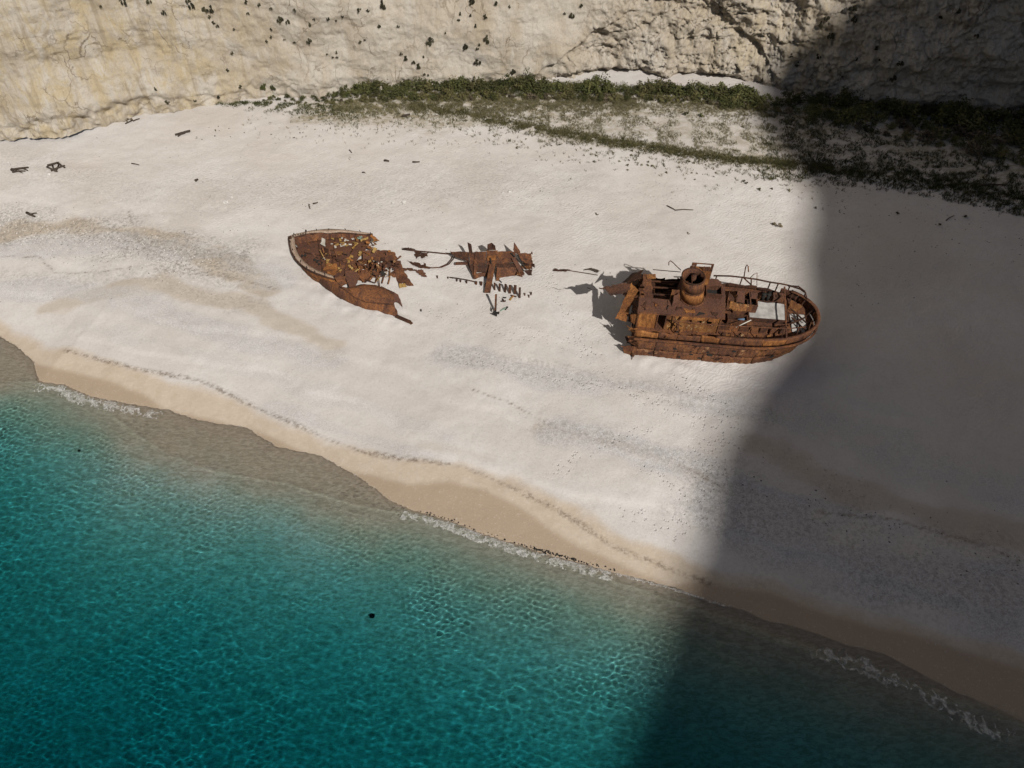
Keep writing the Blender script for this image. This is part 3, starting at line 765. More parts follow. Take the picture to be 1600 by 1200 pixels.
# deckhouse
WY0 = -2.2
def swall(name, segs, y, mat, th=.06, parent=None):
    bm = bmesh.new()
    for x0, x1, z0, z1 in segs:
        a = len(bm.verts)
        c = [bm.verts.new(SL(x, y + dy, z)) for dy in (0, th) for x, z in ((x0, z0), (x1, z0), (x1, z1), (x0, z1))]
        for f in ((0, 1, 2, 3), (7, 6, 5, 4), (0, 4, 5, 1), (1, 5, 6, 2), (2, 6, 7, 3), (3, 7, 4, 0)): bm.faces.new([c[i] for i in f])
    return bm_part(name, bm, mat, parent or stern)
swall('deckhouse_wall', [(.15, 1.78, 0, 2.05)], WY0, M['rust_or'])
swall('deckhouse_wall', [(1.78, 2.38, 1.85, 2.05)], WY0, M['rust_or'])
w3 = swall('deckhouse_wall', [(2.38, 3.5, 0, 2.05)], WY0, M['rust_pale'])
swall('deckhouse_wall', [(3.53, 6.75, 1.35, 2.05)], WY0, M['rust_or'])
w4 = swall('deckhouse_wall', [(3.53, 4.1, 0, 1.35), (4.5, 4.9, 0, 1.35), (5.3, 5.7, 0, 1.35), (6.1, 6.75, 0, 1.35), (4.1, 4.5, 0, .85), (4.9, 5.3, 0, .85), (5.7, 6.1, 0, .85)], WY0, M['rust_pale'])
for x in (.15, 1.72, 2.42, 3.5, 6.72): bar('wall_stiffener', SL(x, WY0 - .04, 0), SL(x, WY0 - .04, 2.08), .08, .08, M['rust'], stern)
splate('side_wall', [(.17, WY0, 0), (.17, WY0, 2.05), (.17, -.2, 2.05), (.17, .2, 1.1), (.17, 0, 0)], M['rust'], .05, .06)
splate('side_wall', [(6.78, WY0, 0), (6.78, WY0, 2.05), (6.78, 1.8, 2.05), (6.78, 1.8, 0)], M['rust'], .05)
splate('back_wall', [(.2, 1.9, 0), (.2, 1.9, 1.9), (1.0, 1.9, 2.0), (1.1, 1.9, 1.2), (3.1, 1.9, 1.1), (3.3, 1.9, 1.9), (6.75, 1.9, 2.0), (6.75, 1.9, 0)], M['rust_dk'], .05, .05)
roof = [((.0, -2.5), (2.35, -2.5), (2.4, -.85), (.1, -.8)), ((2.37, -2.48), (4.4, -2.45), (4.4, -.85), (2.42, -.85)), ((4.42, -2.45), (6.95, -2.42), (7.1, -.8), (4.42, -.85))]
for i, q in enumerate(roof): splate('roof_plate', [(x, y, 2.12 + .012 * i) for x, y in q], M['rust_flat'], .05, .03 if i != 1 else .02, warp=.012)
splate('roof_plate', [(.55, -.8, 2.1), (1.25, -.8, 2.1), (1.2, .5, 2.1), (1.05, 1.9, 2.1), (.4, 1.95, 2.1), (.35, .8, 2.1)], M['rust'], .05, .06)
splate('roof_plate', [(3.3, -.83, 2.09), (7.1, -.80, 2.09), (7.15, 1.0, 2.09), (6.6, 1.95, 2.09), (3.5, 1.95, 2.09), (3.25, .6, 2.09)], M['rust_flat'], .05, .05)
qplate('paint_patch', [(440, 195, 2.17), (498, 192, 2.17), (500, 222, 2.17), (445, 225, 2.17)], M['rust_pale'], .02, .04)
for y in (-.3, .5, 1.2): bar('roof_beam', SL(1.1, y, 2.02), SL(3.4, y + .1, 1.98), .09, .11, M['rust_dk'], stern)
splate('fallen_plate', [(1.3, -.5, .35), (2.4, -.3, .9), (2.5, .9, .8), (1.4, 1.0, .2)], M['rust_dk'], .05, .07)
splate('fallen_plate', [(2.2, .4, .2), (3.2, .3, .5), (3.2, 1.5, 1.0), (2.3, 1.6, .5)], M['rust_dk'], .05, .07)
bar('roof_edge', SL(0, -2.52, 2.07), SL(6.95, -2.46, 2.10), .07, .10, M['rust'], stern)
# small bridge remains in front of the funnel
splate('bridge_plate', [(2.75, -1.6, 2.15), (2.8, -1.2, 3.0), (3.2, -.9, 3.1), (3.3, -1.0, 2.2)], M['rust_flat'], .05, .05)
splate('bridge_plate', [(2.6, -.85, 2.15), (2.65, -.75, 3.2), (3.2, -.7, 3.2), (3.4, -.75, 2.2)], M['rust'], .05, .05)
bar('post', SL(2.6, -.9, 2.1), SL(2.62, -.85, 3.3), .07, .07, M['rust_pale'], stern)
# funnel
F0 = np.array([4.42, -.48, 2.1]); F1 = np.array([4.05, -.45, 4.55]); FR = .90
def ring(name, z0, z1, r0, r1, mat, th=.05, parent=None, n=40, notch=0.):
    bm = bmesh.new(); rows = []
    for q, r in ((z0, r0), (z1, r1), (z1, r1 - th), (z0, r0 - th)):
        c = F0 + (F1 - F0) * q
        rows.append([bm.verts.new(SL(c[0] + r * math.cos(k * 2 * math.pi / n), c[1] + r * math.sin(k * 2 * math.pi / n), c[2] + (rnd.uniform(-1, .2) * notch if q == z1 else 0))) for k in range(n)])
    for a in range(4):
        A_, B_ = rows[a], rows[(a + 1) % 4]
        for k in range(n): bm.faces.new((A_[k], A_[(k + 1) % n], B_[(k + 1) % n], B_[k]))
    return bm_part(name, bm, mat, parent or stern, True)
fun = empty('funnel', (0, 0, 0)); fun.parent = stern
fun.location = V(SL(*F0)) - stern.location
ring('funnel_shell', 0, .50, FR + .02, FR, M['rust_or'], .05, fun)
ring('funnel_shell', .50, 1, FR + .012, FR - .01, M['rust'], .05, fun, 40, .02)
ring('funnel_band', .98, 1.02, FR + .05, FR + .05, M['rust_dk'], .09, fun)
ring('funnel_band', .49, .53, FR + .04, FR + .04, M['rust'], .06, fun)
ring('funnel_band', 0, .05, FR + .10, FR + .10, M['rust'], .10, fun)
bar('funnel_baffle', SL(4.05, -1.25, 3.9), SL(4.05, .38, 3.9), .5, .05, M['rust_dk'], fun, R(80))
tube('funnel_pipe', [SL(4.35, .1, 2.2), SL(4.2, .1, 4.2)], .2, M['rust_dk'], fun, 10)
# standing plate behind the funnel, its head eaten into holes
sbox('tank', 4.0, 5.72, 1.05, 1.55, 2.1, 3.75, M['rust_or'])
for i in range(9):
    for j in range(3):
        if rnd.random() < .72 - .1 * j: sbox('plate_scrap', 4.0 + i * .191 + .01, 4.0 + (i + 1) * .191 - rnd.uniform(-.015, .05), 1.06, 1.11, 3.75 + j * .25 + (.001 if j else 0), 3.75 + (j + 1) * .25 + rnd.uniform(-.06, .0), M['rust'])
for x in (4.03, 5.69): bar('tank_corner', SL(x, 1.08, 3.7), SL(x, 1.08, 4.55), .07, .07, M['rust'], stern)
bar('tank_corner', SL(4.0, 1.085, 4.52), SL(5.72, 1.085, 4.52), .06, .08, M['rust'], stern)
# hatch beside the funnel: open box
def coaming(name, x0, x1, y0, y1, z0, z1, mat, th=.08, inner='black'):
    e = empty(name, (0, 0, 0)); e.parent = stern; e.location = V(SL((x0 + x1) / 2, (y0 + y1) / 2, z0)) - stern.location
    for a in ((x0, x1, y0, y0 + th), (x0, x1, y1 - th, y1), (x0, x0 + th, y0 + th + .002, y1 - th - .002), (x1 - th, x1, y0 + th + .002, y1 - th - .002)):
        sbox('coaming_side', a[0], a[1], a[2], a[3], z0, z1, mat, e)
    sbox('hatch_shade', x0 + th, x1 - th, y0 + th, y1 - th, z0 + .01, z0 + .05, M[inner], e)  # black sheet stands for the shade inside the open box
    return e
coaming('hatch', 5.45, 6.75, -.35, .65, 2.13, 2.62, M['rust'])
splate('casing_plate', [(7.15, -.9, .05), (7.2, -.9, 2.0), (7.5, .9, 2.05), (7.6, 1.0, .05)], M['rust'], .05, .05)
splate('casing_plate', [(7.3, -.85, 1.5), (8.1, -.35, .9), (8.2, .9, 1.0), (7.5, .9, 1.9)], M['rust_dk'], .05, .06)
sk = coaming('skylight', 8.15, 10.0, .15, 1.7, .02, 1.15, M['rust'], .09)
for x in (8.8, 9.4): bar('skylight_bar', SL(x, .15, 1.17), SL(x, 1.7, 1.17), .09, .06, M['rust_flat'], sk)
splate('skylight_cover', [(8.2, .3, 1.25), (8.85, .2, 1.3), (8.9, 1.2, 1.7), (8.3, 1.3, 1.6)], M['rust_flat'], .04, .05, sk)
splate('skylight_cover', [(9.45, .9, 1.2), (10.0, .85, 1.2), (10.05, 1.65, 1.2), (9.5, 1.7, 1.2)], M['rust_flat'], .04, .05, sk)
# curved ochre cowl in front of the skylight
cA = [SL(7.45 + .28 * i, -.45 - .28 * math.sin(i * .52), 1.40 - .03 * i) for i in range(7)]; cB = [SL(7.55 + .25 * i, -.05, 1.25 + .0 * i) for i in range(7)]
loft('cowl', cA, cB, M['rust_pale'], stern, 12, 8, .45, .05, .06, .1, bdir=E3)
coaming('engine_hatch', 7.55, 9.2, -1.25, -.55, .02, .72, M['rust_dk'])
bm = bmesh.new(); tube_bm(bm, [SL(8.45, -.85, .3), SL(9.05, -.8, .34)], .17, 12); bm_part('drum', bm, M['blue'], stern, True)
# hold filled with pale sand behind the engine hatch
e = empty('hold', (0, 0, 0)); e.parent = stern; e.location = V(SL(11, .5, 0)) - stern.location
for a in ((9.35, 12.65, -.62, -.50), (9.35, 12.65, 1.42, 1.52), (9.35, 9.45, -.498, 1.418), (12.55, 12.65, -.498, 1.418)): sbox('coaming_side', a[0], a[1], a[2], a[3], .02, .42, M['rust_dk'], e)
gx2, gy2 = np.meshgrid(np.linspace(9.46, 12.54, 30), np.linspace(-.49, 1.41, 20))
sv = [SL(x, y, .34 + .07 * float(perlin(x * 1.5, y * 1.5, 5)) - .05 * float(abs(x - 11) / 1.5) ** 3) for x, y in zip(gx2.ravel(), gy2.ravel())]
M['sand_fill'] = simple('sand_fill', (.36, .345, .32), .5, 3)
part('sand_fill', sv, grid_faces(20, 30).tolist(), M['sand_fill'], e, True)
# afterdeck gear
for x, y in ((10.75, 1.95), (11.15, 1.98)):
    bm = bmesh.new(); tube_bm(bm, [SL(x, y, 0), SL(x, y, .75)], .15, 10); tube_bm(bm, [SL(x, y, .70), SL(x, y, .80)], .20, 10); bm_part('bollard', bm, M['black'], stern, True)
wn_ = sbox('winch', 11.55, 12.45, 1.75, 2.35, .0, .62, M['rust_flat']); bar('winch_lid', SL(11.75, 1.95, .66), SL(12.25, 1.95, .66), .3, .06, M['rust_dk'], stern)
splate('torn_plate', [(12.8, 1.1, .1), (13.7, .6, .15), (13.75, .9, .75), (12.9, 1.5, .8)], M['rust_pale'], .04, .05)
for a, b in (((12.8, -.3, .6), (13.9, -1.6, .5)), ((12.8, .6, .7), (14.0, -.7, .5)), ((13.4, .5, .3), (13.5, -1.9, .3)), ((12.6, -1.2, .8), (13.8, -.2, .4)), ((12.7, -.7, .2), (13.9, -.4, .9))):
    bar('stern_frame', SL(*a), SL(*b), .09, .09, M['rust_dk'], stern)
gx2, gy2 = np.meshgrid(np.linspace(12.9, 14.1, 12), np.linspace(-1.4, .6, 12))
part('sand_fill', [SL(x, y, .05 + .10 * max(0, 1 - abs(y + .5)) + .04 * float(perlin(x * 2, y * 2, 6))) for x, y in zip(gx2.ravel(), gy2.ravel())], grid_faces(12, 12).tolist(), M['sand_fill'], stern, True)
for i in range(7):                                                     # broken inner side wall of the afterdeck
    x = 6.9 + i * .82; splate('side_panel', [(x, -1.75, .02), (x + .78, -1.75 + .04 * i, .02), (x + .78, -1.72 + .04 * i, .75 - .2 * rnd.random()), (x, -1.72, .8)], M['rust'] if i % 2 else M['rust_dk'], .05, .06)
for i in range(6):
    x = 7.2 + i * .9; splate('deck_scrap', [(x, -2.7, .05), (x + .5, -2.8, .12), (x + .6, -2.3, .16), (x + .1, -2.2, .05)], M[('rust_pale', 'rust_dk', 'rust')[i % 3]], .03, .07)
# rails
def rail(px, r=.045, mat='rust'): return tube('rail', [QW(*p) for p in px], r, M[mat], stern, 6)
rail([(600, 482, 1.75), (660, 490, 1.6), (780, 503, 1.55), (940, 517, 1.5), (1100, 522, 1.5), (1250, 532, 1.5), (1320, 535, 1.5), (1435, 522, 1.4)], .05)
rail([(860, 203, 1.1), (960, 205, 1.1), (1045, 214, 1.1), (1130, 226, 1.1), (1210, 243, 1.1), (1290, 255, 1.1), (1338, 266, 1.1), (1400, 286, 1.1), (1436, 310, 1.1)], .07, 'rust_dk')
rail([(1330, 272, 1.2), (1335, 266, 1.2), (1390, 270, 1.25), (1430, 300, 1.2), (1445, 350, .9)], .06, 'rust_dk')
rail([(480, 165, 1.0), (560, 172, 1.0), (655, 180, 1.0)], .035)
for s in (7.6, 8.9, 10.3, 11.7, 13.0, 14.2):
    tube('stanchion', [hull(s, .8, -.1), hull(s, 1.75, -.25)], .045, M['rust'], stern, 6)
for Xz, Yz in ((880, 203), (1040, 214), (1215, 244), (1265, 250), (1338, 266), (1436, 310)):
    top = QW(Xz, Yz, 1.1); bar('stanchion', top, np.array(top) - E3 * 1.1, .09, .09, M['rust_dk'], stern)
bar('cross_beam', SL(12.35, 2.55, 1.2), SL(12.0, -3.0, 1.05), .12, .12, M['rust'], stern)
bar('brace', QW(1045, 214, 1.1), QW(1100, 265, .1), .10, .10, M['rust_dk'], stern)
bar('brace', QW(1095, 225, 1.1), QW(1095, 265, .2), .08, .08, M['rust_dk'], stern)
def hook(px, r): tube('davit', [QW(*p) for p in px], r, M['rust'], stern, 6)
hook([(655, 168, 1.0), (630, 145, 1.6), (605, 120, 2.1), (590, 110, 2.3), (580, 118, 2.25), (580, 138, 2.0)], .04)
hook([(1050, 212, 1.1), (1055, 180, 1.7), (1060, 150, 2.3), (1068, 136, 2.6), (1076, 145, 2.5), (1078, 178, 2.0)], .05)
hook([(1090, 215, 1.1), (1110, 195, 1.5), (1132, 185, 1.7), (1130, 262, .4)], .03)
for a, b in (((612, 440, 2.1), (650, 585, .3)), ((665, 455, 1.9), (610, 545, .6)), ((600, 480, 1.7), (660, 520, 1.2)), ((640, 480, 1.6), (640, 560, .6)), ((1000, 525, 1.2), (1095, 480, 1.7)), ((820, 490, 1.4), (845, 450, 2.0))):
    tube('bent_pipe', [QW(*a), QW(*b)], .045, M['rust_dk'] if a[0] < 900 else M['scrap_wht'], stern, 6)
for i in range(26):                                                    # flakes and litter on deck and roofs
    x = rnd.uniform(.4, 12); y = rnd.uniform(-2.9, -2.3) if i % 2 else rnd.uniform(1.2, 2.6); w_ = rnd.uniform(.12, .35)
    z = .05 + rnd.random() * .15
    splate('deck_scrap', [(x, y, z), (x + w_, y + .05, z + rnd.uniform(0, .2)), (x + w_ * .8, y + w_, z + rnd.uniform(0, .2)), (x - .05, y + w_ * .7, z)], M[rnd.choice(['rust_dk', 'rust', 'rust_pale', 'black'])], .03, .04)
# torn holes in the side: black plates laid on stand for the shaded inside
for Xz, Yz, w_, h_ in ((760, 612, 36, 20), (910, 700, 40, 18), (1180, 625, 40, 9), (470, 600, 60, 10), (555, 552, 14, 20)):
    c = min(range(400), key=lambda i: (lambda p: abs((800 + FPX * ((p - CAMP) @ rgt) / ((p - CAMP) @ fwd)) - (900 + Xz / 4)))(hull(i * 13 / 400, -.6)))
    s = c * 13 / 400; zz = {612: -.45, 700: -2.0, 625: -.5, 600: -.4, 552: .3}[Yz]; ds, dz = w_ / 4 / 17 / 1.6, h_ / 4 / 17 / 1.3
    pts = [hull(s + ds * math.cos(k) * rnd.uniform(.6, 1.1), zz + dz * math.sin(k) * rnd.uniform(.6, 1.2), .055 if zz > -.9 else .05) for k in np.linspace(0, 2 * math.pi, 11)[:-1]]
    plate('hull_hole_shade', pts, M['black'], stern, .03)
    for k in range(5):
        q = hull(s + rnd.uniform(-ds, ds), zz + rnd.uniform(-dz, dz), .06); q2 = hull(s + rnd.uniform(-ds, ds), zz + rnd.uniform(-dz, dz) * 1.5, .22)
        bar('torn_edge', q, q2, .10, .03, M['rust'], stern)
for k in range(11):                                                    # small rusted-through holes, their dark inside laid on as black plates
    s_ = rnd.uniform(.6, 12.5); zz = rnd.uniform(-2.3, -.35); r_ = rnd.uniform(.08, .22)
    plate('hull_hole_shade', [hull(s_ + r_ * 1.3 * math.cos(a) * rnd.uniform(.5, 1.2), zz + r_ * math.sin(a) * rnd.uniform(.5, 1.2), .075) for a in np.linspace(0, 2 * math.pi, 9)[:-1]], M['black'], stern, .03)
for k in range(7): qplate('deck_scrap', [(430 + 70 * k + rnd.uniform(-20, 20) + dx * q_, 385 + 8 * k + rnd.uniform(-25, 25) + dy * q_, 2.2) for q_ in (rnd.uniform(8, 22),) for dx, dy in ((-1, -.5), (1, -.6), (.9, .6), (-.8, .5))], M[('rust_dk', 'rust_or', 'black')[k % 3]], .03, .05)
# rudder
splate('rudder', [(12.2, -.1, -3.4), (13.3, -.1, -3.4), (13.2, -.1, -1.6), (12.5, -.1, -1.5)], M['rust_dk'], .1, .03)
bar('skeg', SL(11.2, -.6, -3.1), SL(13.0, -1.2, -2.3), .25, .3, M['rust_dk'], stern)

# ------------------------------------------------------------------ wreck: the bow
zB = gz(*G(540, 440)[:2])
def BW(Xz, Yz, z): return P(430 + Xz / 6.4, 340 + Yz / 6.4, zB + z)
bow = empty('wreck_bow', tuple(BW(600, 480, 0)))
tag(bow, 'broken rusted ship bow with pale rounded rail and littered deck', 'shipwreck')
FARR = [(145, 190, 2.0), (190, 172, 2.0), (300, 148, 2.0), (410, 130, 1.95), (540, 121, 1.9), (700, 128, 1.85), (850, 148, 1.8), (965, 163, 1.8)]
NEARR = [(145, 190, 2.0), (152, 250, 2.0), (168, 330, 2.0), (205, 400, 1.95), (250, 450, 1.9), (320, 505, 1.85), (400, 545, 1.8), (500, 580, 1.75), (590, 608, 1.7)]
def off_in(pts, k, dz=0):
    c = BW(560, 330, 0); out = []
    for p in pts:
        w = np.array(BW(*p)); d = c - w; d[2] = 0; d /= np.linalg.norm(d); out.append(w + d * k + np.array([0, 0, dz]))
    return out
for side, nm in ((FARR, 'far'), (NEARR, 'near')):
    rimp = [BW(*p) for p in side]
    loft('rail_cap', off_in(side, -.04, .03), off_in(side, .60 if nm == 'far' else .42, -.02), M['railcap'], bow, 40, 3, 0, .06, .008)
    loft('rail_edge', off_in(side, -.10, .06), off_in(side, -.10, -.12), M['rust_dk'], bow, 40, 2, 0, .08, .0)
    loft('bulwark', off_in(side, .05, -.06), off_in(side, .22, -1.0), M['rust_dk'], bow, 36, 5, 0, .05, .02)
    n_ = len(side)
    loft('hull_plate', off_in(side[:n_ // 2 + 1], -.02, -.12), off_in(side[:n_ // 2 + 1], 1.15, -2.6), M['rust'], bow, 18, 6, -.1, .05, .02)
    loft('hull_plate', off_in(side[n_ // 2:], -.02, -.12), off_in(side[n_ // 2:], .95, -2.6), M['rust_or'] if nm == 'near' else M['rust'], bow, 18, 6, -.1, .05, .02)
    for k in range(9):
        w = V(off_in([side[1 + k % (n_ - 1)]], rnd.uniform(-.08, .1), 0)[0]); bar('stanchion_stub', w, w + Vector((rnd.uniform(-.1, .1), rnd.uniform(-.1, .1), rnd.uniform(.12, .35))), .07, .05, M['black'], bow)
# stem post
bar('stem', BW(150, 195, 2.15), BW(175, 330, .0), .22, .3, M['rust_dk'], bow)
for k in range(6): bar('stem_tooth', BW(180 + 25 * k, 178 - 5 * k, 2.02), BW(178 + 25 * k, 178 - 5 * k, 2.3), .12, .08, M['black'], bow)
# foredeck
dpts = [(215, 335), (225, 275), (265, 230), (330, 190), (430, 165), (540, 152), (700, 158), (900, 178), (960, 200), (900, 330), (800, 440), (700, 560), (600, 590), (450, 545), (330, 480), (260, 410)]
plate('deck', [BW(x, y, 1.05) for x, y in dpts], M['rust_flat'], bow, .06, .04)
plate('lower_deck', [BW(*p) for p in ((700, 470, .55), (880, 400, .5), (1000, 390, .45), (1180, 400, .45), (1250, 440, .4), (1260, 500, .3), (1180, 545, .25), (1090, 540, .25), (1060, 585, .2), (1000, 560, .25), (900, 640, .3), (780, 620, .4))], M['rust'], bow, .06, .09)
for x0, y0, x1, y1 in ((260, 345, 640, 420), (330, 250, 700, 200), (420, 190, 470, 520), (600, 170, 560, 560)): bar('deck_beam', BW(x0, y0, 1.1), BW(x1, y1, 1.1), .09, .12, M['rust_dk'], bow)
# windlass and hatch on the foredeck
e = empty('windlass', (0, 0, 0)); e.parent = bow; e.location = V(BW(560, 350, 1.05)) - bow.location
bm = bmesh.new(); tube_bm(bm, [BW(490, 330, 1.45), BW(600, 365, 1.45)], .28, 12); bm_part('drum', bm, M['rust_dk'], e, True)
for x, y in ((480, 325), (545, 347), (610, 368)): bar('bracket', BW(x, y, 1.0), BW(x, y, 1.75), .12, .55, M['rust'], e)
for px, mt in (([(465, 200), (500, 215), (500, 290), (450, 260)], 'scrap_wht'), ([(500, 320), (545, 330), (540, 370), (500, 360)], 'scrap_yel'), ([(600, 330), (680, 340), (660, 380), (580, 370)], 'rust_pale')):
    plate('deck_scrap', [BW(x, y, 1.3 + .3 * rnd.random()) for x, y in px], M[mt], bow, .03, .04)
for x, y in ((270, 380), (300, 378), (395, 420), (420, 440)):
    bm = bmesh.new(); tube_bm(bm, [BW(x, y, 1.05), BW(x, y, 1.5)], .13, 10); bm_part('bollard', bm, M['black'], bow, True)
# pale and yellow litter along the far side of the deck and at the break
def frag(x, y, z, w, h, mat, tilt=.5):
    c = V(BW(x, y, z)); a = rnd.uniform(0, 6.28); ux = Vector((math.cos(a), math.sin(a), rnd.uniform(-tilt, tilt))).normalized(); uy = ux.cross(Vector((rnd.uniform(-tilt, tilt), rnd.uniform(-tilt, tilt), 1))).normalized()
    plate('fragment', [c + ux * w * .5 + uy * h * .5, c - ux * w * .5 + uy * h * .45, c - ux * w * .45 - uy * h * .5, c + ux * w * .5 - uy * h * .4], M[mat], bow, .035, min(w, h) * .18, .15)
for i in range(18): frag(rnd.uniform(550, 800), rnd.uniform(200, 290), 1.25 + rnd.random() * .2, rnd.uniform(.2, .5), rnd.uniform(.12, .3), rnd.choice(['scrap_wht', 'scrap_wht', 'scrap_yel', 'scrap_wht', 'rust_pale']), .3)
for x, y in ((840, 205), (870, 215), (855, 190)): frag(x, y, 1.6, .35, .25, 'scrap_grn')
for i in range(16): frag(rnd.uniform(790, 1000), rnd.uniform(200, 360), 1.2 + rnd.random() * .6, rnd.uniform(.3, .9), rnd.uniform(.15, .35), rnd.choice(['scrap_yel', 'scrap_yel', 'rust_pale', 'rust_or']), .6)
for i in range(10): frag(rnd.uniform(400, 500), rnd.uniform(400, 470), 1.2 + rnd.random() * .2, rnd.uniform(.15, .4), .12, rnd.choice(['scrap_wht', 'black', 'black']), .4)
for i in range(12): frag(rnd.uniform(480, 760), rnd.uniform(400, 540), 1.2 + rnd.random() * .4, rnd.uniform(.3, .8), rnd.uniform(.2, .5), rnd.choice(['rust_or', 'rust_dk', 'scrap_yel', 'rust_dk', 'rust']), .6)
for i in range(30): frag(rnd.uniform(820, 1240), rnd.uniform(400, 590), .4 + rnd.random() * .8, rnd.uniform(.3, .9), rnd.uniform(.15, .5), rnd.choice(['rust', 'rust_dk', 'rust', 'rust_dk', 'rust_flat', 'black']), .8)
for i in range(12): frag(rnd.uniform(860, 1160), rnd.uniform(430, 560), 1.1 + rnd.random() * .3, rnd.uniform(.12, .25), rnd.uniform(.1, .2), 'scrap_wht' if i % 2 else 'rust_pale', .8)
for i in range(14):
    x, y = rnd.uniform(450, 1000), rnd.uniform(220, 620); z = 1.2 + rnd.random() * .6
    bar('broken_bar', BW(x, y, z), BW(x + rnd.uniform(-110, 110), y + rnd.uniform(-110, 110), z + rnd.uniform(-.5, .5)), .06, .06, M[rnd.choice(['black', 'rust_dk', 'rust', 'scrap_yel'])], bow)
for k in range(9):                                                     # bent ribs standing out of the broken deck
    x = 640 + 62 * k; y = 470 + 8 * k; tube('rib', [BW(x, y - 60, .7), BW(x + 12, y, 1.25 - .06 * k), BW(x + 10, y + 70, 1.15 - .08 * k), BW(x - 5, y + 130, .5)], .06, M[('rust_or', 'rust', 'rust_pale')[k % 3]], bow, 5)
for i in range(26): frag(rnd.uniform(640, 1200), rnd.uniform(330, 620), .95 + rnd.random() * .5, rnd.uniform(.2, .55), rnd.uniform(.1, .3), rnd.choice(['rust_or', 'rust_pale', 'rust_or', 'rust_flat', 'scrap_yel']), .8)
for i in range(10): frag(rnd.uniform(240, 560), rnd.uniform(210, 430), 1.15 + rnd.random() * .15, rnd.uniform(.2, .6), rnd.uniform(.08, .25), rnd.choice(['rust_flat', 'rust_pale', 'rust']), .4)
plate('torn_plate', [BW(*p) for p in ((960, 160, 1.8), (1005, 195, 1.7), (1045, 232, 1.5), (985, 232, 1.6), (950, 190, 1.7))], M['rust_or'], bow, .05, .05)
plate('torn_plate', [BW(*p) for p in ((1030, 318, 1.0), (1130, 328, 1.0), (1195, 345, .9), (1225, 410, .8), (1120, 440, .7), (990, 430, .7), (960, 380, .9))], M['rust'], bow, .06, .08)
plate('torn_plate', [BW(*p) for p in ((870, 330, 1.3), (1030, 320, 1.2), (1000, 400, .9), (880, 430, 1.0))], M['rust_flat'], bow, .06, .08)
plate('torn_plate', [BW(*p) for p in ((1195, 420, .9), (1255, 430, .8), (1275, 500, .6), (1385, 680, .25), (1330, 690, .15), (1270, 650, .3), (1235, 700, .1), (1175, 660, .1), (1160, 600, .2), (1110, 600, .1), (1130, 560, .3), (1190, 530, .6))], M['rust'], bow, .06, .05)
plate('torn_plate', [BW(*p) for p in ((1235, 660, .45), (1300, 655, .45), (1320, 690, .4), (1245, 705, .35))], M['scrap_yel'], bow, .03, .05)
plate('torn_plate', [BW(*p) for p in ((1180, 735, .05), (1215, 700, .1), (1265, 705, .1), (1210, 745, .05))], M['black'], bow, .04, .06)
plate('torn_plate', [BW(*p) for p in ((690, 510, 1.5), (820, 540, 1.5), (845, 590, 1.4), (800, 690, 1.15), (740, 700, 1.1), (700, 600, 1.3))], M['rust_flat'], bow, .06, .06)
plate('torn_plate', [BW(*p) for p in ((840, 520, 1.0), (980, 520, .9), (1010, 600, .5), (880, 650, .6), (840, 600, .8))], M['rust'], bow, .06, .09)
plate('torn_plate', [BW(*p) for p in ((520, 455, 1.45), (620, 460, 1.5), (635, 540, 1.45), (560, 590, 1.4), (475, 520, 1.4))], M['rust_or'], bow, .05, .06)
plate('torn_plate', [BW(*p) for p in ((585, 600, 1.6), (690, 560, 1.6), (720, 660, 1.3), (660, 690, 1.25))], M['rust'], bow, .05, .07)
# near side plating, spread open on the sand
loft('side_plating', [BW(*p) for p in ((350, 530, 1.5), (460, 585, 1.45), (580, 620, 1.4), (660, 690, 1.25), (720, 705, 1.2), (790, 770, 1.0), (840, 820, .75), (1000, 850, .7), (1190, 862, .65))],
     [BW(*p) for p in ((385, 600, -.1), (450, 665, -.15), (530, 740, -.15), (620, 795, -.15), (700, 840, -.15), (800, 885, -.15), (900, 922, -.15), (1060, 958, -.15), (1232, 996, -.15))], M['rust'], bow, 40, 8, .12, .06, .03, .0, bdir=(0, -1, .5))
loft('side_plating', [BW(*p) for p in ((720, 700, 1.25), (800, 685, 1.3), (880, 665, 1.3), (1000, 672, 1.2), (1100, 705, 1.1), (1190, 745, 1.0))],
     [BW(*p) for p in ((790, 775, .95), (830, 815, .78), (900, 835, .72), (1000, 852, .68), (1100, 858, .65), (1190, 862, .62))], M['rust'], bow, 30, 6, .15, .05, .03, bdir=(0, 0, 1))
plate('side_plating', [BW(*p) for p in ((1140, 790, .95), (1190, 745, 1.0), (1230, 770, .8), (1255, 825, .5), (1274, 895, .15), (1240, 855, .4), (1190, 850, .55))], M['rust_flat'], bow, .05, .06)
plate('side_plating', [BW(*p) for p in ((1190, 862, .6), (1220, 930, .3), (1235, 990, .05), (1180, 985, .0), (1150, 920, .3))], M['rust'], bow, .05, .06)
bar('keel_plate', BW(1210, 985, .12), BW(1350, 1045, .08), .35, .10, M['rust_dk'], bow)
bar('keel_plate', BW(1330, 1030, .1), BW(1368, 1062, .03), .25, .08, M['rust_dk'], bow)
tube('seam', [BW(640, 690, 1.32), BW(720, 735, 1.15), BW(790, 800, .9), BW(900, 845, .75), BW(1180, 872, .68)], .05, M['rust_dk'], bow, 5)
for x0, y0, x1, y1 in ((985, 560, 900, 650), (1030, 560, 1045, 690), (1060, 690, 1110, 715), (640, 470, 720, 610), (900, 620, 1000, 655)): bar('broken_bar', BW(x0, y0, .9), BW(x1, y1, .6), .09, .06, M['rust_dk'], bow)

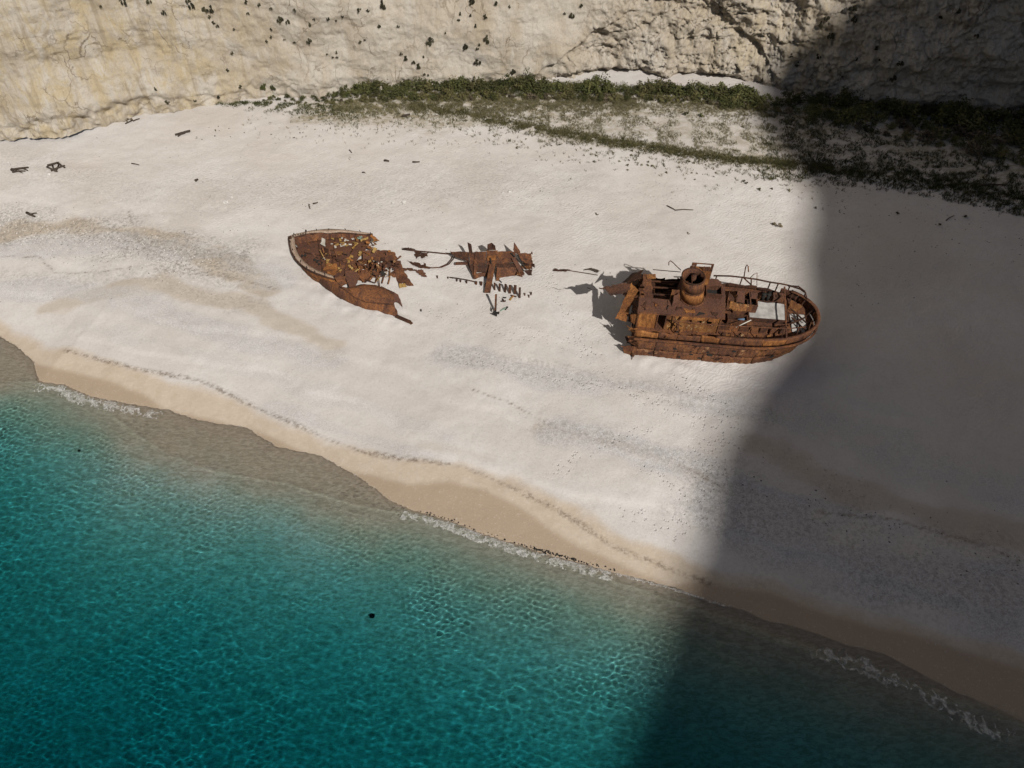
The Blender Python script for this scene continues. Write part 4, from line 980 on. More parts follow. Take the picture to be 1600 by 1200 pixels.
# ------------------------------------------------------------------ wreck: the middle
def MZ(Xz, Yz, z):
    u, v = 600 + Xz / 4.571, 360 + Yz / 4.571
    return P(u, v, zM + z)
zM = gz(*G(770, 420)[:2])
midw = empty('wreck_midship', tuple(MZ(830, 280, 0)))
tag(midw, 'collapsed midship section of rusty tank plates between bow and stern', 'shipwreck')
def mplate(name, pts, mat, th=.07, jag=.03, warp=.015): return plate(name, [MZ(*p) for p in pts], M[mat], midw, th, jag, .25, warp)
mplate('tank_plate', [(608, 158, 1.3), (728, 150, 1.35), (730, 240, .95), (668, 242, .95), (615, 238, .95)], 'rust')
mplate('tank_plate', [(730, 142, 1.45), (812, 142, 1.45), (812, 238, 1.05), (732, 242, 1.05)], 'rust')
mplate('tank_plate', [(814, 150, 1.35), (900, 148, 1.35), (942, 152, 1.3), (925, 225, .95), (815, 240, .95)], 'rust')
mplate('tank_plate', [(612, 242, .9), (660, 246, .9), (700, 252, .9), (780, 240, .95), (785, 330, .15), (735, 335, .15), (730, 300, .45), (660, 295, .45), (655, 345, .1), (640, 348, .1)], 'rust_dk', .07, .04)
mplate('tank_plate', [(655, 310, .38), (700, 300, .42), (770, 305, .4), (780, 335, .12), (700, 330, .1), (650, 350, .03)], 'rust')
mplate('tank_plate', [(790, 242, .9), (930, 232, .9), (950, 265, .75), (810, 275, .7)], 'rust_dk')
mplate('tank_plate', [(805, 268, .8), (960, 262, .8), (990, 300, .4), (990, 335, .05), (930, 325, .1), (820, 340, .05), (800, 335, .05)], 'rust')
mplate('tank_plate', [(955, 158, 1.2), (1050, 165, 1.15), (1062, 220, .8), (1060, 275, .5), (1020, 270, .55), (1000, 225, .8), (965, 205, .95)], 'rust', .07, .06)
mplate('tank_plate', [(1008, 285, .4), (1060, 278, .45), (1060, 330, .05), (1030, 325, .05), (1020, 305, .2)], 'rust_dk', .05, .07)
mplate('torn_fin', [(468, 150, 1.1), (530, 150, 1.15), (608, 155, 1.25), (610, 222, .8), (560, 208, .8), (505, 185, .9)], 'rust_dk', .06, .05)
mplate('torn_fin', [(596, 86, 2.3), (622, 100, 2.2), (632, 160, 1.3), (608, 160, 1.25)], 'rust_dk', .06, .03)
mplate('torn_fin', [(738, 102, 2.1), (770, 90, 2.2), (795, 112, 2.0), (800, 142, 1.45), (738, 142, 1.45)], 'rust_dk', .06, .05)
mplate('torn_fin', [(928, 84, 2.2), (970, 145, 1.5), (975, 175, 1.2), (940, 165, 1.2), (922, 140, 1.5)], 'rust', .06, .04)
mplate('torn_fin', [(1045, 165, 1.15), (1058, 148, 1.5), (1062, 170, 1.1)], 'rust_dk', .05, .02)
mplate('strap', [(655, 150, 1.44), (668, 150, 1.44), (660, 340, .25), (645, 340, .25), (640, 245, 1.05)], 'rust', .05, .01)
mplate('strap', [(735, 215, 1.25), (800, 210, 1.25), (800, 175, 1.4), (740, 180, 1.4)], 'rust_or', .04, .05)
mplate('side_panel', [(612, 235, .9), (648, 345, .05), (628, 300, .05), (598, 245, .2), (600, 215, .7)], 'rust_flat', .05, .04)
bar('support', MZ(700, 250, .85), MZ(700, 250, 0), .6, .5, M['rust_dk'], midw); bar('support', MZ(880, 250, .7), MZ(880, 250, 0), .6, .5, M['rust_dk'], midw); bar('support', MZ(1010, 215, .85), MZ(1010, 215, 0), .4, .4, M['rust_dk'], midw)
bar('leaning_beam', MZ(775, 240, 1.15), MZ(738, 445, .12), .55, .10, M['rust'], midw, R(8))
bar('leaning_beam', MZ(925, 195, 1.25), MZ(990, 318, .5), .45, .09, M['rust_flat'], midw)
bar('leaning_beam', MZ(820, 265, .9), MZ(812, 360, .05), .3, .08, M['rust'], midw)
bar('strut', MZ(512, 236, .3), MZ(600, 234, .5), .28, .16, M['rust_flat'], midw)
for a, b in (((935, 205, 1.1), (1000, 290, .7)), ((905, 160, 1.38), (1010, 270, .9)), ((760, 195, 1.5), (765, 240, 1.2)), ((812, 345, .1), (840, 372, .05)), ((955, 175, 1.25), (985, 230, 1.0))): bar('broken_bar', MZ(*a), MZ(*b), .09, .07, M['black'], midw)
for i in range(10): 
    x, y = rnd.uniform(940, 1050), rnd.uniform(190, 320); z = .5 + rnd.random() * .4
    mplate('fragment', [(x, y, z), (x + rnd.uniform(15, 40), y + 5, z + .2), (x + 25, y + rnd.uniform(15, 35), z), (x - 5, y + 20, z - .1)], rnd.choice(['rust_pale', 'rust_dk', 'rust']), .04, .05)

# ------------------------------------------------------------------ loose wreckage
def gp(u, v, dz=0.0): p = G(u, v); return np.array([p[0], p[1], p[2] + dz])
def MU(Xz, Yz): return 600 + Xz / 4.571, 360 + Yz / 4.571
ribs = empty('buried_hull_frame', tuple(gp(*MU(800, 420)))); tag(ribs, 'curving row of rusty ribs poking out of the sand below the midship wreck', 'ship ribs')
for x, y, h, w_ in ((380, 342, .25, .12), (455, 345, .18, .1), (515, 366, .2, .12), (545, 372, .2, .12), (590, 378, .25, .15), (655, 388, .3, .22), (690, 394, .35, .22), (727, 403, .35, .22), (790, 425, .75, .16), (825, 435, .85, .18), (862, 442, .85, .2), (898, 450, .85, .24), (935, 455, .9, .26), (968, 482, 1.1, .2), (1005, 466, .2, .12), (1048, 462, .3, .1), (1035, 480, .25, .1)):
    b = gp(*MU(x, y), -.15); bar('rib', b, b + np.array([rnd.uniform(.0, .1), rnd.uniform(.05, .2), h + .15]), w_, .10, M['rust_dk'], ribs, rnd.uniform(-.3, .3))
e = tube('rusty_pipe', [gp(*MU(x, y), .08) for x, y in ((470, 340), (530, 348), (590, 358), (642, 370))], .06, M['rust_dk'], None, 6); tag(e, 'thin rusty pipe lying on sand left of the rib row', 'pipe')
pst = empty('stub_post', tuple(gp(*MU(795, 590)))); tag(pst, 'leaning rusty post with a dark lump at its foot below the ribs', 'post')
bar('post', gp(*MU(795, 590), -.1), P(*MU(800, 458), float(gp(*MU(795, 590))[2] + 1.9)), .16, .14, M['rust'], pst)
for k in range(5):
    c = gp(*MU(795 + rnd.uniform(-18, 22), 588 + rnd.uniform(-12, 16)), .12); frg = [c + np.array([rnd.uniform(-.35, .35), rnd.uniform(-.35, .35), rnd.uniform(-.1, .3)]) for _ in range(4)]
    c0 = sum(frg) / 4; frg.sort(key=lambda p: math.atan2(p[1] - c0[1], p[0] - c0[0])); plate('scrap', frg, M['black'], pst, .06, .04)
bar('scrap', gp(*MU(830, 578), .05), gp(*MU(872, 560), .15), .10, .06, M['scrap_grn'], pst)
sc2 = empty('scrap_cluster', tuple(gp(*MU(900, 490)))); tag(sc2, 'small dark and orange scraps on sand beside the tallest ribs', 'scrap')
for x0, y0, x1, y1, m_ in ((835, 508, 870, 515, 'black'), (845, 490, 860, 520, 'rust_dk'), (895, 500, 925, 478, 'rust_or'), (905, 465, 945, 485, 'rust_dk'), (900, 502, 912, 490, 'scrap_yel'), (865, 570, 885, 555, 'black'), (850, 480, 872, 492, 'black')):
    bar('scrap', gp(*MU(x0, y0), .04), gp(*MU(x1, y1), .18), .12, .06, M[m_], sc2)
cab = empty('wreck_cable', tuple(gp(*MU(420, 180)))); tag(cab, 'long rusty rod with ragged plates running left from the midship wreck', 'rod')
tube('rod', [gp(*MU(x, y), h) for x, y, h in ((130, 142, .12), (225, 158, .2), (330, 172, .3), (430, 185, .35), (520, 195, .4), (585, 215, .4))], .06, M['rust_dk'], cab, 6)
for q in ([(128, 140), (180, 132), (225, 150), (175, 155)], [(220, 150), (270, 160), (260, 192), (235, 215), (218, 185)], [(268, 168), (320, 172), (315, 195), (290, 200), (275, 215), (262, 195)]):
    plate('ragged_plate', [gp(*MU(x, y), .15 + .12 * rnd.random()) for x, y in q], M['rust_dk'], cab, .04, .07, .12)
arc = empty('bent_rail', tuple(gp(*MU(400, 270)))); tag(arc, 'rusty pair of curved rods bending to ragged plates right of the bow', 'rod')
for o_ in (0, 14):
    tube('rod', [gp(*MU(x + o_, y), .12) for x, y in ((270, 262), (330, 275), (400, 270), (450, 248), (480, 215), (490, 188))], .05, M['rust_dk'], arc, 6)
for q in ([(170, 228), (240, 240), (310, 262), (330, 285), (250, 275), (195, 248)], [(130, 280), (200, 275), (230, 295), (150, 296)], [(215, 285), (270, 290), (300, 315), (310, 340), (270, 338), (240, 312)], [(285, 240), (300, 245), (305, 262), (290, 265)]):
    plate('ragged_plate', [gp(*MU(x, y), .1 + .15 * rnd.random()) for x, y in q], M['rust_dk' if q[0][0] != 215 else 'rust_flat'], arc, .04, .08, .12)
rb = empty('torn_beam', tuple(gp(*MU(1350, 300)))); tag(rb, 'thin torn beam lying on sand just left of the stern wreck', 'beam')
tube('rod', [gp(*MU(x, y), .1) for x, y in ((1210, 295), (1320, 292), (1420, 308), (1525, 325))], .04, M['rust_dk'], rb, 6)
for q in ([(1220, 280), (1330, 292), (1300, 305), (1250, 300), (1210, 298)], [(1430, 290), (1480, 278), (1545, 300), (1520, 318), (1500, 298), (1460, 290), (1435, 302)]): plate('ragged_plate', [gp(*MU(x, y), .15 + .1 * rnd.random()) for x, y in q], M['rust_dk' if q[0][0] < 1300 else 'wood'], rb, .05, .06, .12)
e = plate('iron_lump', [gp(*MU(x, y), .1) for x, y in ((258, 570), (268, 566), (270, 578), (260, 580))], M['black'], None, .15, .02); tag(e, 'tiny black lump on sand right of the broken bow tip', 'scrap')
# ------------------------------------------------------------------ shrubs at the foot of the cliff
def leaf_cloud(name, rx, ry, rz, nclump, nleaf, size, mat, seed, base=.0, flat=1.0):
    r_ = np.random.RandomState(seed); vv = []; 
    for c in range(nclump):
        a = r_.uniform(0, 2 * math.pi); q = math.sqrt(r_.rand()) * .8; hz = r_.rand()
        cc = np.array([rx * q * math.cos(a), ry * q * math.sin(a), base + rz * (.25 + .75 * hz) * math.sqrt(max(.05, 1 - q * q))])
        cr_ = r_.uniform(.22, .42) * min(rx, rz * 1.3)
        d = r_.normal(size=(nleaf, 3)); d /= np.linalg.norm(d, axis=1, keepdims=True)
        p = cc + d * cr_ * (r_.rand(nleaf, 1) ** .4) * np.array([1, 1, flat])
        p[:, 2] = np.maximum(p[:, 2], .01)
        n_ = d + r_.normal(size=(nleaf, 3)) * .6; n_ /= np.linalg.norm(n_, axis=1, keepdims=True)
        t1 = np.cross(n_, r_.normal(size=(nleaf, 3))); t1 /= np.linalg.norm(t1, axis=1, keepdims=True) + 1e-9; t2 = np.cross(n_, t1)
        s_ = size * r_.uniform(.6, 1.3, (nleaf, 1))
        vv.append(np.stack([p + t1 * s_, p + t2 * s_ * .6, p - t1 * s_, p - t2 * s_ * .6], 1))
    vv = np.concatenate(vv).reshape(-1, 3); f = np.arange(len(vv)).reshape(-1, 4)
    o = mesh_np(name, vv, f, mat, False); m = o.data; bpy.data.objects.remove(o); return m
def stems(name, k, h, spread, seed, mat, r=.03):
    r_ = random.Random(seed); bm = bmesh.new()
    for i in range(k):
        a = r_.uniform(0, 6.28); q = spread * r_.uniform(.3, 1)
        tube_bm(bm, [(0, 0, -.1), (q * .4 * math.cos(a), q * .4 * math.sin(a), h * .45), (q * math.cos(a), q * math.sin(a), h * r_.uniform(.7, 1))], r, 4, r * .4)
    m = bpy.data.meshes.new(name); bm.to_mesh(m); bm.free(); m.materials.append(mat); return m
SH = [leaf_cloud('crown', rx, ry, rz, nc, 46, .085, M[mt], 100 + i) for i, (rx, ry, rz, nc, mt) in enumerate(((1.0, .9, 1.2, 16, 'leaf'), (1.3, 1.0, 1.5, 20, 'leaf'), (.8, .8, .9, 12, 'leaf2'), (1.1, .9, 1.3, 18, 'leaf2'), (.9, .8, 1.5, 16, 'leaf'), (1.5, 1.1, 1.1, 20, 'leaf'), (.9, .8, .8, 14, 'dead')))]
STM = [stems('stem', 4, .9, .5, 5 + i, M['wood']) for i in range(3)]
def thing_inst(name, label, cat, group, loc, mesh, stem, s, rz):
    e = bpy.data.objects.new(name, None); COL.objects.link(e); e.location = loc; e.rotation_euler = (0, 0, rz); e.scale = s; e.empty_display_size = .3
    tag(e, label, cat, group)
    for nm, m in (('crown', mesh), ('stem', stem)):
        if m is None: continue
        o = bpy.data.objects.new(nm, m); COL.objects.link(o); o.parent = e
    return e
BELT = [(385, 160, 2), (440, 157, 4), (500, 160, 6), (545, 152, 9), (600, 147, 10), (700, 145, 11), (800, 145, 10), (900, 147, 9), (1000, 150, 7), (1080, 152, 8), (1165, 162, 9), (1240, 172, 12), (1320, 182, 18), (1400, 195, 24), (1500, 208, 28), (1610, 226, 34)]
bu = np.array([b[0] for b in BELT]); bv = np.array([b[1] for b in BELT]); bh = np.array([b[2] for b in BELT])
placed = 0; tries = 0; spots = []; shrub_rows = {}
while placed < 298 and tries < 9000:
    tries += 1
    u = rnd.uniform(395, 1610) if rnd.random() < .55 else rnd.uniform(550, 1175)
    if u < 545 and rnd.random() < .6: continue
    v = np.interp(u, bu, bv) + np.interp(u, bu, bh) * rnd.uniform(-1, 1); p = G(u, v)
    if any((p[0] - q[0]) ** 2 + (p[1] - q[1]) ** 2 < (.50 if u < 1175 else 1.7) for q in spots): continue
    spots.append(p); placed += 1
    back = v < np.interp(u, bu, bv)
    k = (.55 + .75 * rnd.random() ** 1.5) * (1.0 if back else .66) * float(np.interp(u, [395, 500, 560, 640, 1000, 1175, 1300], [.4, .5, .9, 1.25, 1.1, 1.25, 1.75]))
    seg = [w for lim, w in ((545, 'at the thin left end'), (690, 'above the bow wreck'), (850, 'above the midship wreck'), (1000, 'left of the shadow'), (1175, 'above the stern funnel'), (1330, 'just inside the shadow'), (1470, 'deep in shadow'), (9999, 'at the right edge')) if u < lim][0]
    lab = ('dark' if back else 'low olive', 'back' if back else 'front', seg)
    shrub_rows.setdefault(lab, []).append((u, e_ := thing_inst('shrub', None, 'shrub', 'shrubs in the belt at the cliff foot', (p[0], p[1], p[2] - .05), SH[rnd.choice([0, 1, 4, 5, 0, 3]) if back else rnd.choice([2, 3, 5, 2, 6])], STM[placed % 3], (k * rnd.uniform(.9, 1.25), k * rnd.uniform(.9, 1.2), k * rnd.uniform(.8, 1.1)), rnd.uniform(0, 6.28))))
ONES = ['first', 'second', 'third', 'fourth', 'fifth', 'sixth', 'seventh', 'eighth', 'ninth', 'tenth', 'eleventh', 'twelfth']
def nth(i): return ONES[i] if i < 12 else '%d%s' % (i + 1, {1: 'st', 2: 'nd', 3: 'rd'}.get((i + 1) % 10 if (i + 1) % 100 // 10 != 1 else 0, 'th'))
def number(rows, fmt):
    for key, lst in rows.items():
        for i, (u, o) in enumerate(sorted(lst, key=lambda q: q[0])): o['label'] = fmt(nth(i), key)
number(shrub_rows, lambda n_, k_: '%s %s shrub from the left, %s row of belt %s' % (n_, k_[0], k_[1], k_[2]))
# dark bushes rooted in the cliff face
CLB = [leaf_cloud('foliage', .42, .42, .6, 9, 36, .085, M['leafdk' if i != 2 else 'leaf'], 300 + i, -.2) for i in range(3)]
L1 = [(195, 5, 1.1), (234, 4, .8), (257, 22, .7), (294, 3, .8), (300, 12, .9), (322, 17, .9), (331, 18, .9), (328, 28, .5), (334, 37, .6), (340, 42, .5), (388, 22, .5), (385, 5, .6), (405, 9, .5), (424, 14, .5), (461, 18, .7), (439, 34, 1.0), (450, 36, .7), (424, 47, .4), (424, 59, .45), (417, 66, .4), (445, 62, .35), (460, 67, .45), (484, 67, .8), (363, 84, .5), (356, 111, .5), (244, 141, .5), (376, 137, .7), (411, 137, 1.2), (427, 138, 1.0), (366, 47, .35), (158, 11, .35), (262, 161, .8), (305, 158, .5), (342, 153, .7)]
L2 = [(561, 17, .8), (575, 18, .5), (599, 13, 1.1), (513, 31, .5), (491, 31, .5), (485, 41, .5), (525, 33, .4), (535, 27, .5), (622, 42, .5), (593, 43, .6), (563, 67, .5), (570, 63, .4), (526, 83, .4), (520, 90, .35), (527, 90, .4), (511, 85, .35), (673, 69, 1.1), (728, 76, 1.0), (761, 66, 1.0), (746, 99, 1.0), (746, 77, .5), (749, 71, .4), (743, 42, .5), (758, 28, .7), (735, 25, .5), (719, 23, .5), (717, 32, .5), (738, 6, 1.0), (775, 7, .6), (796, 12, .4), (696, 52, .4), (662, 90, .4), (646, 99, .6), (654, 106, .9), (634, 93, .8), (627, 85, .5), (802, 115, 1.0), (815, 123, .9), (663, 117, .4), (669, 118, .4), (894, 27, .9), (908, 11, .5), (882, 22, .4)]
L3 = [(1296, 59, .9), (1333, 33, 1.0), (1331, 15, 1.0), (1291, 31, .8), (1281, 42, .8), (1278, 90, .9), (1394, 126, .9), (1337, 94, .8), (1405, 101, .9), (1375, 94, .6), (1368, 77, .6), (1469, 28, .7), (1497, 20, .7), (1258, 18, .7), (1235, 88, .7), (1245, 103, .8), (1525, 57, .7)]
bush_rows = {}
for lst, where in ((L1, 'pale ochre cliff at left'), (L2, 'smooth pale cliff above the green belt'), (L3, 'shaded cliff at right')):
    for u, v, k in lst:
        h = cliff_bvh.ray_cast(Vector(CAMP), Vector(ray(u, v)))
        if h[0] is None: continue
        p = h[0]; sz = 'large' if k >= 1.0 else 'small' if k >= .6 else 'tiny'
        k *= 1.2
        e = bpy.data.objects.new('cliff_bush', CLB[2] if (u, v) in ((411, 137), (427, 138)) else CLB[rnd.randint(0, 1)]); COL.objects.link(e)
        e.location = p + Vector((0, -.1, 0)); e.rotation_euler = (0, 0, rnd.uniform(0, 6.28)); e.scale = (k * rnd.uniform(.65, .95), k * rnd.uniform(.7, .9), k * rnd.uniform(.9, 1.5))
        tag(e, None, 'bush', 'bushes clinging to the cliff face'); bush_rows.setdefault((sz, where), []).append((u, e))
number(bush_rows, lambda n_, k_: '%s %s bush from the left on the %s' % (n_, k_[0], k_[1]))

# ------------------------------------------------------------------ grass
GL = [(540, 162), (640, 166), (720, 176), (800, 195), (900, 212), (1000, 228), (1100, 243), (1200, 255), (1280, 261), (1400, 274), (1500, 292), (1620, 318)]
glu = np.array([g[0] for g in GL]); glv = np.array([g[1] for g in GL])
def tufts(name, pts, hmin, hmax, mat, seed, blades=6, spread=.16, w=.022):
    r_ = np.random.RandomState(seed); P_ = np.array(pts); n = len(P_)
    a = r_.uniform(0, 2 * math.pi, (n, blades)); q = r_.rand(n, blades) * spread
    ht = r_.uniform(hmin, hmax, (n, 1)) * r_.uniform(.6, 1.1, (n, blades)); b = P_[:, None, :] + np.stack([q * np.cos(a), q * np.sin(a), -.03 + 0 * q], -1)
    le = r_.uniform(.15, .7, (n, blades)) * ht
    tip = b + np.stack([le * np.cos(a), le * np.sin(a), ht], -1)
    sd = np.stack([-np.sin(a), np.cos(a), 0 * a], -1) * w * r_.uniform(.7, 1.6, (n, blades, 1))
    v = np.stack([b - sd, b + sd, tip], 2).reshape(-1, 3)
    return mesh_np(name, v, np.arange(len(v)).reshape(-1, 3), mat, False)
def samp(n, fu, fv):
    out = []
    for _ in range(n):
        u = fu(); p = G(u, fv(u)); out.append((p[0], p[1], p[2]))
    return out
U_ = rnd.uniform
def clumpy(u, v, f=.06, s=5): return float(perlin(u * f, v * f * 2.2, s)) 
def filt(n, fu, fv, thr, s, f=.05):
    out = []
    for _ in range(n):
        u = fu(); v = fv(u)
        if clumpy(u, v, f, s) > thr + U_(-.15, .15): p = G(u, v); out.append((p[0], p[1], p[2]))
    return out
beltlow = lambda u: float(np.interp(u, bu, bv + bh))
dense = filt(11000, lambda: U_(520, 1000), lambda u: beltlow(u) - 3 + abs(rnd.gauss(0, 1)) * 15, -.25, 5)
dense += filt(2600, lambda: U_(900, 1200), lambda u: beltlow(u) - 3 + abs(rnd.gauss(0, 1)) * 8, -.3, 6)
lineg = filt(6500, lambda: U_(640, 1300), lambda u: np.interp(u, glu, glv) + rnd.gauss(0, 4.2), -.35, 7)
inner = filt(11000, lambda: U_(740, 1290), lambda u: U_(beltlow(u), max(beltlow(u) + 2, float(np.interp(u, glu, glv)))), -.12, 8, .035)
fade = filt(3600, lambda: U_(520, 1330), lambda u: max(beltlow(u) + 8, float(np.interp(u, glu, glv))) + rnd.expovariate(1 / 12.0), -.05, 9)
left = filt(1700, lambda: U_(335, 560), lambda u: np.interp(u, [335, 420, 560], [158, 160, 168]) + abs(rnd.gauss(0, 1)) * np.interp(u, [335, 450, 560], [3, 8, 16]), -.2, 10)
leftsp = samp(130, lambda: U_(370, 760), lambda u: U_(180, 228))
shade = filt(9000, lambda: U_(1190, 1620), lambda u: U_(beltlow(u) - 6, float(np.interp(u, glu, glv)) + 26), -.12, 11, .04)
shade += filt(3000, lambda: U_(1270, 1620), lambda u: float(np.interp(u, glu, glv)) + rnd.gauss(0, 9), -.3, 12)
g1 = tufts('beach_grass', dense + inner + leftsp, .12, .34, M['grass'], 1, 6, .16, .020); tag(g1, 'dry olive grass tufts scattered over pale sand below the shrub belt', 'grass', kind='stuff')
g2 = tufts('beach_grass', lineg + fade, .14, .38, M['leaf2'], 2, 6, .17, .022); tag(g2, 'green grass in a curving line across the upper beach', 'grass', kind='stuff')
g3 = tufts('beach_grass', left + shade, .14, .36, M['leaf'], 3, 6, .18, .024); tag(g3, 'dark green grass on the shaded upper beach and left of the belt', 'grass', kind='stuff')
# larger single plants
TU = [leaf_cloud('tuft', .35, .35, .35, 6, 22, .07, M[m_], 500 + i) for i, m_ in enumerate(('leaf2', 'dead', 'leaf'))]
for u, v, k, m_, lab in ((1215, 352, 1.5, 1, 'dry grey bush alone on sand above the stern wreck'), (1071, 180, 1.3, 2, 'flat green cushion plant left of two on the upper beach'), (1095, 183, 1.2, 2, 'flat green cushion plant right of two on the upper beach'), (1187, 297, .8, 0, 'small olive plant on sand near the shadow edge'),
                         (1274, 326, .6, 2, 'tiny dark plant on sand right at the shadow edge'), (1402, 335, .8, 2, 'dark plant on the shaded sand right of the shadow edge'), (202, 190, 1.3, 1, 'dead brown bush on sand under the left cliff'), (1508, 340, .9, 2, 'dark plant on shaded sand towards the right edge'), (1468, 352, .7, 2, 'small dark plant low on the shaded sand at right'), (805, 160, 1.1, 0, 'round olive bush just below the middle of the shrub belt'), (1076, 365, .5, 1, 'thin dry sprig on sand above the stern funnel'), (933, 335, .6, 1, 'thin dry sprig on sand in the middle of the upper beach')):
    p = G(u, v); e = bpy.data.objects.new('beach_plant', TU[m_]); COL.objects.link(e); e.location = p; e.scale = (k, k, k * .8); e.rotation_euler = (0, 0, rnd.uniform(0, 6)); tag(e, lab, 'plant')
tuft_rows = {}
for i in range(46):
    u = rnd.uniform(760, 1260); v = float(np.interp(u, glu, glv)) + rnd.uniform(10, 42); p = G(u, v); k = rnd.uniform(.3, .62)
    e = bpy.data.objects.new('grass_tuft', TU[0 if i % 3 else 2]); COL.objects.link(e); e.location = p; e.scale = (k, k, k); e.rotation_euler = (0, 0, rnd.uniform(0, 6)); tag(e, None, 'plant', 'tufts below the grass line'); tuft_rows.setdefault('small tuft from the left on white sand below the green grass line', []).append((u, e))
for i in range(26):
    u = rnd.uniform(300, 520); v = rnd.uniform(192, 222); p = G(u, v); k = rnd.uniform(.22, .45)
    e = bpy.data.objects.new('grass_tuft', TU[2 if i % 3 else 1]); COL.objects.link(e); e.location = p; e.scale = (k, k, k * .8); e.rotation_euler = (0, 0, rnd.uniform(0, 6)); tag(e, None, 'plant', 'tufts left of the grass'); tuft_rows.setdefault('tiny dark tuft from the left on sand above the bow wreck', []).append((u, e))
number(tuft_rows, lambda n_, k_: n_ + ' ' + k_)

# ------------------------------------------------------------------ driftwood and litter on the beach
def drift(label, bars, mat='wood', cat='driftwood', name='driftwood'):
    us = np.mean([b[0] for b in bars]); v_ = np.mean([b[1] for b in bars]); e = empty(name, tuple(G(us, v_)))
    for u0, v0, u1, v1, w in bars:
        a = gp(u0, v0, w * .4); b = gp(u1, v1, w * .4 + rnd.random() * .12)
        m_ = (np.array(a) + b) / 2 + np.array([rnd.uniform(-.08, .08), rnd.uniform(-.08, .08), .04])
        tube('branch', [a, m_, b], w / 2, M[mat], e, 6, w * .3)
    return tag(e, label, cat)
drift('dark driftwood log pile nearest the left edge of the beach', [(18, 267, 45, 263, .3), (20, 270, 40, 269, .2), (19, 264, 36, 272, .16), (36, 264, 44, 268, .22)])
drift('dark criss-cross driftwood pile second from the left edge', [(75, 260, 93, 256, .26), (74, 262, 90, 270, .22), (80, 268, 102, 260, .24), (92, 257, 102, 264, .3), (82, 258, 86, 269, .18), (92, 258, 88, 270, .15)])
drift('flat dark driftwood plank pile under the left cliff', [(274, 212, 297, 207, .25), (278, 214, 290, 210, .18), (284, 210, 298, 206, .3)])
drift('short dark driftwood chunk low on the left gravel', [(43, 334, 55, 341, .32), (48, 336, 58, 334, .18)])
drift('thin dark stick alone on sand near the left piles', [(206, 256, 218, 259, .14)])
drift('small black stump on bare sand left of the bow', [(305, 284, 310, 282, .28), (306, 282, 307, 285, .2)])
drift('pair of short sticks on sand just above the bow', [(483, 320, 485, 328, .14), (489, 319, 497, 318, .16)])
drift('thin bent branch lying on sand above the stern', [(1042, 322, 1054, 329, .12), (1054, 329, 1083, 330, .12)])
drift('dark log at the front of the sparse grass left of centre', [(628, 183, 641, 181, .28), (632, 181, 637, 185, .2)])
drift('small dark log on sand left of two below the grass', [(601, 252, 608, 254, .26)])
drift('small dark log on sand right of two below the grass', [(645, 254, 656, 255, .2)])
drift('thin slanting twig on sand left of the two small logs', [(546, 235, 550, 240, .14), (566, 270, 571, 272, .14)])
drift('bare branch lying in the dead bush under the left cliff', [(196, 194, 208, 189, .16), (208, 190, 219, 187, .14)])
drift('fallen dark plank in the shaded grass at right', [(1530, 290, 1570, 291, .2)])
drift('thin twig on shaded sand at the right', [(1478, 345, 1490, 338, .12)])
# stones
def rock(name, loc, r_, mat, label, cat, seed, group=None, sq=(1, 1, .7)):
    bm = bmesh.new(); bmesh.ops.create_icosphere(bm, subdivisions=2, radius=1)
    for v in bm.verts:
        k = 1 + .7 * float(perlin(v.co.x * 1.3 + seed, v.co.y * 1.3 + v.co.z, seed)); v.co = Vector((v.co.x * k * sq[0], v.co.y * k * sq[1], v.co.z * k * sq[2])) * r_
    m = bpy.data.meshes.new(name); bm.to_mesh(m); bm.free(); m.materials.append(mat); o = bpy.data.objects.new(name, m); COL.objects.link(o); o.location = loc
    return tag(o, label, cat, group)
M['stone_dk'] = simple('dark_rock', (.04, .04, .035), .5)
for u, v, r_, lb in ((582, 964, .15, 'small black rock under the clear turquoise water'), (125, 706, .09, 'tiny dark rock in the shallows near the left shore')):
    p = P(u, v, -.6); p = P(u, v, gz(p[0], p[1]) * .75); rock('sea_rock', (p[0], p[1], gz(p[0], p[1]) + .1), r_, M['stone_dk'], lb, 'rock', 4, None, (1.6, .8, .8))
M['stone'] = simple('pale_stone', (.52, .50, .47), .25)
for i, (u, v) in enumerate(((13, 255), (76, 273), (353, 316), (362, 309), (615, 318), (632, 318), (786, 302), (797, 300))):
    p = G(u, v); rock('stone', (p[0], p[1], p[2] + .03), .16 + .06 * (i % 3), M['stone'], nth(i) + ' white stone from the left half sunk in the upper beach', 'stone', 20 + i, 'white stones on the beach')
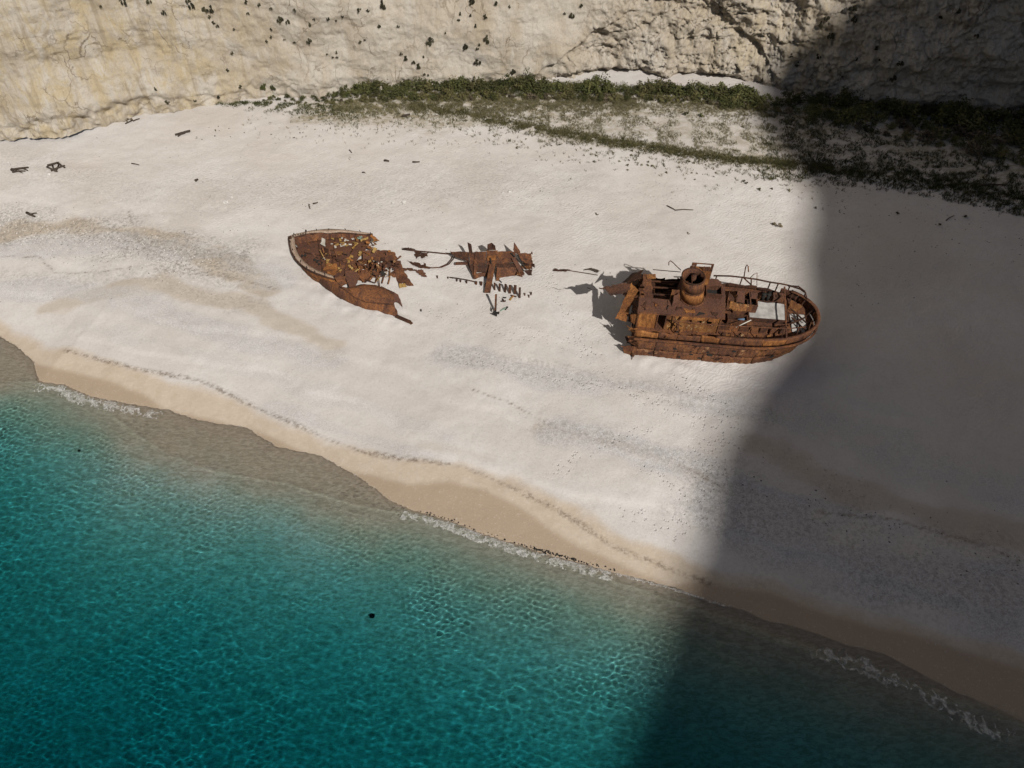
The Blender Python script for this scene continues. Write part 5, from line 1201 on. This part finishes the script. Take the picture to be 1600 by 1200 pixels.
def pebbles(name, pts, smin, smax, mat, seed):
    r_ = np.random.RandomState(seed); P_ = np.array(pts); n = len(P_); s_ = r_.uniform(smin, smax, (n, 1, 1)) * r_.uniform(.6, 1.3, (n, 1, 3))
    base = np.array([[1, 0, 0], [0, 1, 0], [-1, 0, 0], [0, -1, 0], [0, 0, .8], [0, 0, -.5]])[None] * (1 + r_.uniform(-.25, .25, (n, 6, 3)))
    an = r_.uniform(0, 6.28, n); c, s = np.cos(an), np.sin(an); b = base * s_; bx = b[..., 0] * c[:, None] - b[..., 1] * s[:, None]; by = b[..., 0] * s[:, None] + b[..., 1] * c[:, None]
    v = (np.stack([bx, by, b[..., 2]], -1) + P_[:, None]).reshape(-1, 3)
    t_ = np.array([[0, 1, 4], [1, 2, 4], [2, 3, 4], [3, 0, 4], [1, 0, 5], [2, 1, 5], [3, 2, 5], [0, 3, 5]])
    return mesh_np(name, v, (t_[None] + np.arange(n)[:, None, None] * 6).reshape(-1, 3), mat, False)
white = samp(700, lambda: U_(0, 330), lambda u: np.interp(u, [0, 330], [350, 415]) + rnd.gauss(0, 20)) + samp(500, lambda: U_(0, 1600), lambda u: U_(215, 420)) + samp(160, lambda: U_(0, 420), lambda u: U_(300, 345))
M['stone_g'] = simple('grey_pebble', (.17, .155, .14), .4)
dark = samp(260, lambda: U_(0, 300), lambda u: np.interp(u, [0, 330], [350, 415]) + rnd.gauss(0, 16)) + samp(420, lambda: U_(0, 1600), lambda u: U_(205, 480)) + samp(120, lambda: U_(1150, 1600), lambda u: np.interp(u, [1150, 1600], [760, 880]) + rnd.gauss(0, 30)) + samp(150, lambda: U_(1280, 1600), lambda u: U_(300, 420))
o = pebbles('pebbles', white, .025, .085, M['stone'], 1); tag(o, 'white pebbles strewn over the pale beach', 'pebbles', kind='stuff')
o = pebbles('pebbles', dark, .025, .085, M['stone_g'], 2); tag(o, 'dark pebbles and twigs strewn over the pale beach', 'pebbles', kind='stuff')
sw = []
for (u0, v0), (u1, v1), n_ in (((650, 799), (700, 812), 18), ((700, 812), (760, 835), 14), ((760, 835), (832, 858), 18), ((832, 858), (900, 877), 110), ((900, 877), (960, 892), 22)):
    for _ in range(n_): q = rnd.random(); p = P(u0 + (u1 - u0) * q + rnd.gauss(0, 1), v0 + (v1 - v0) * q - 1.5 + rnd.gauss(0, 1.2), .05); sw.append((p[0], p[1], max(.05, gz(p[0], p[1]) + .02)))
o = pebbles('seaweed', sw, .025, .085, M['black'], 3); o.scale = (1, 1, 1); tag(o, 'thin dark line of seaweed at the upper edge of the foam', 'seaweed', kind='stuff')
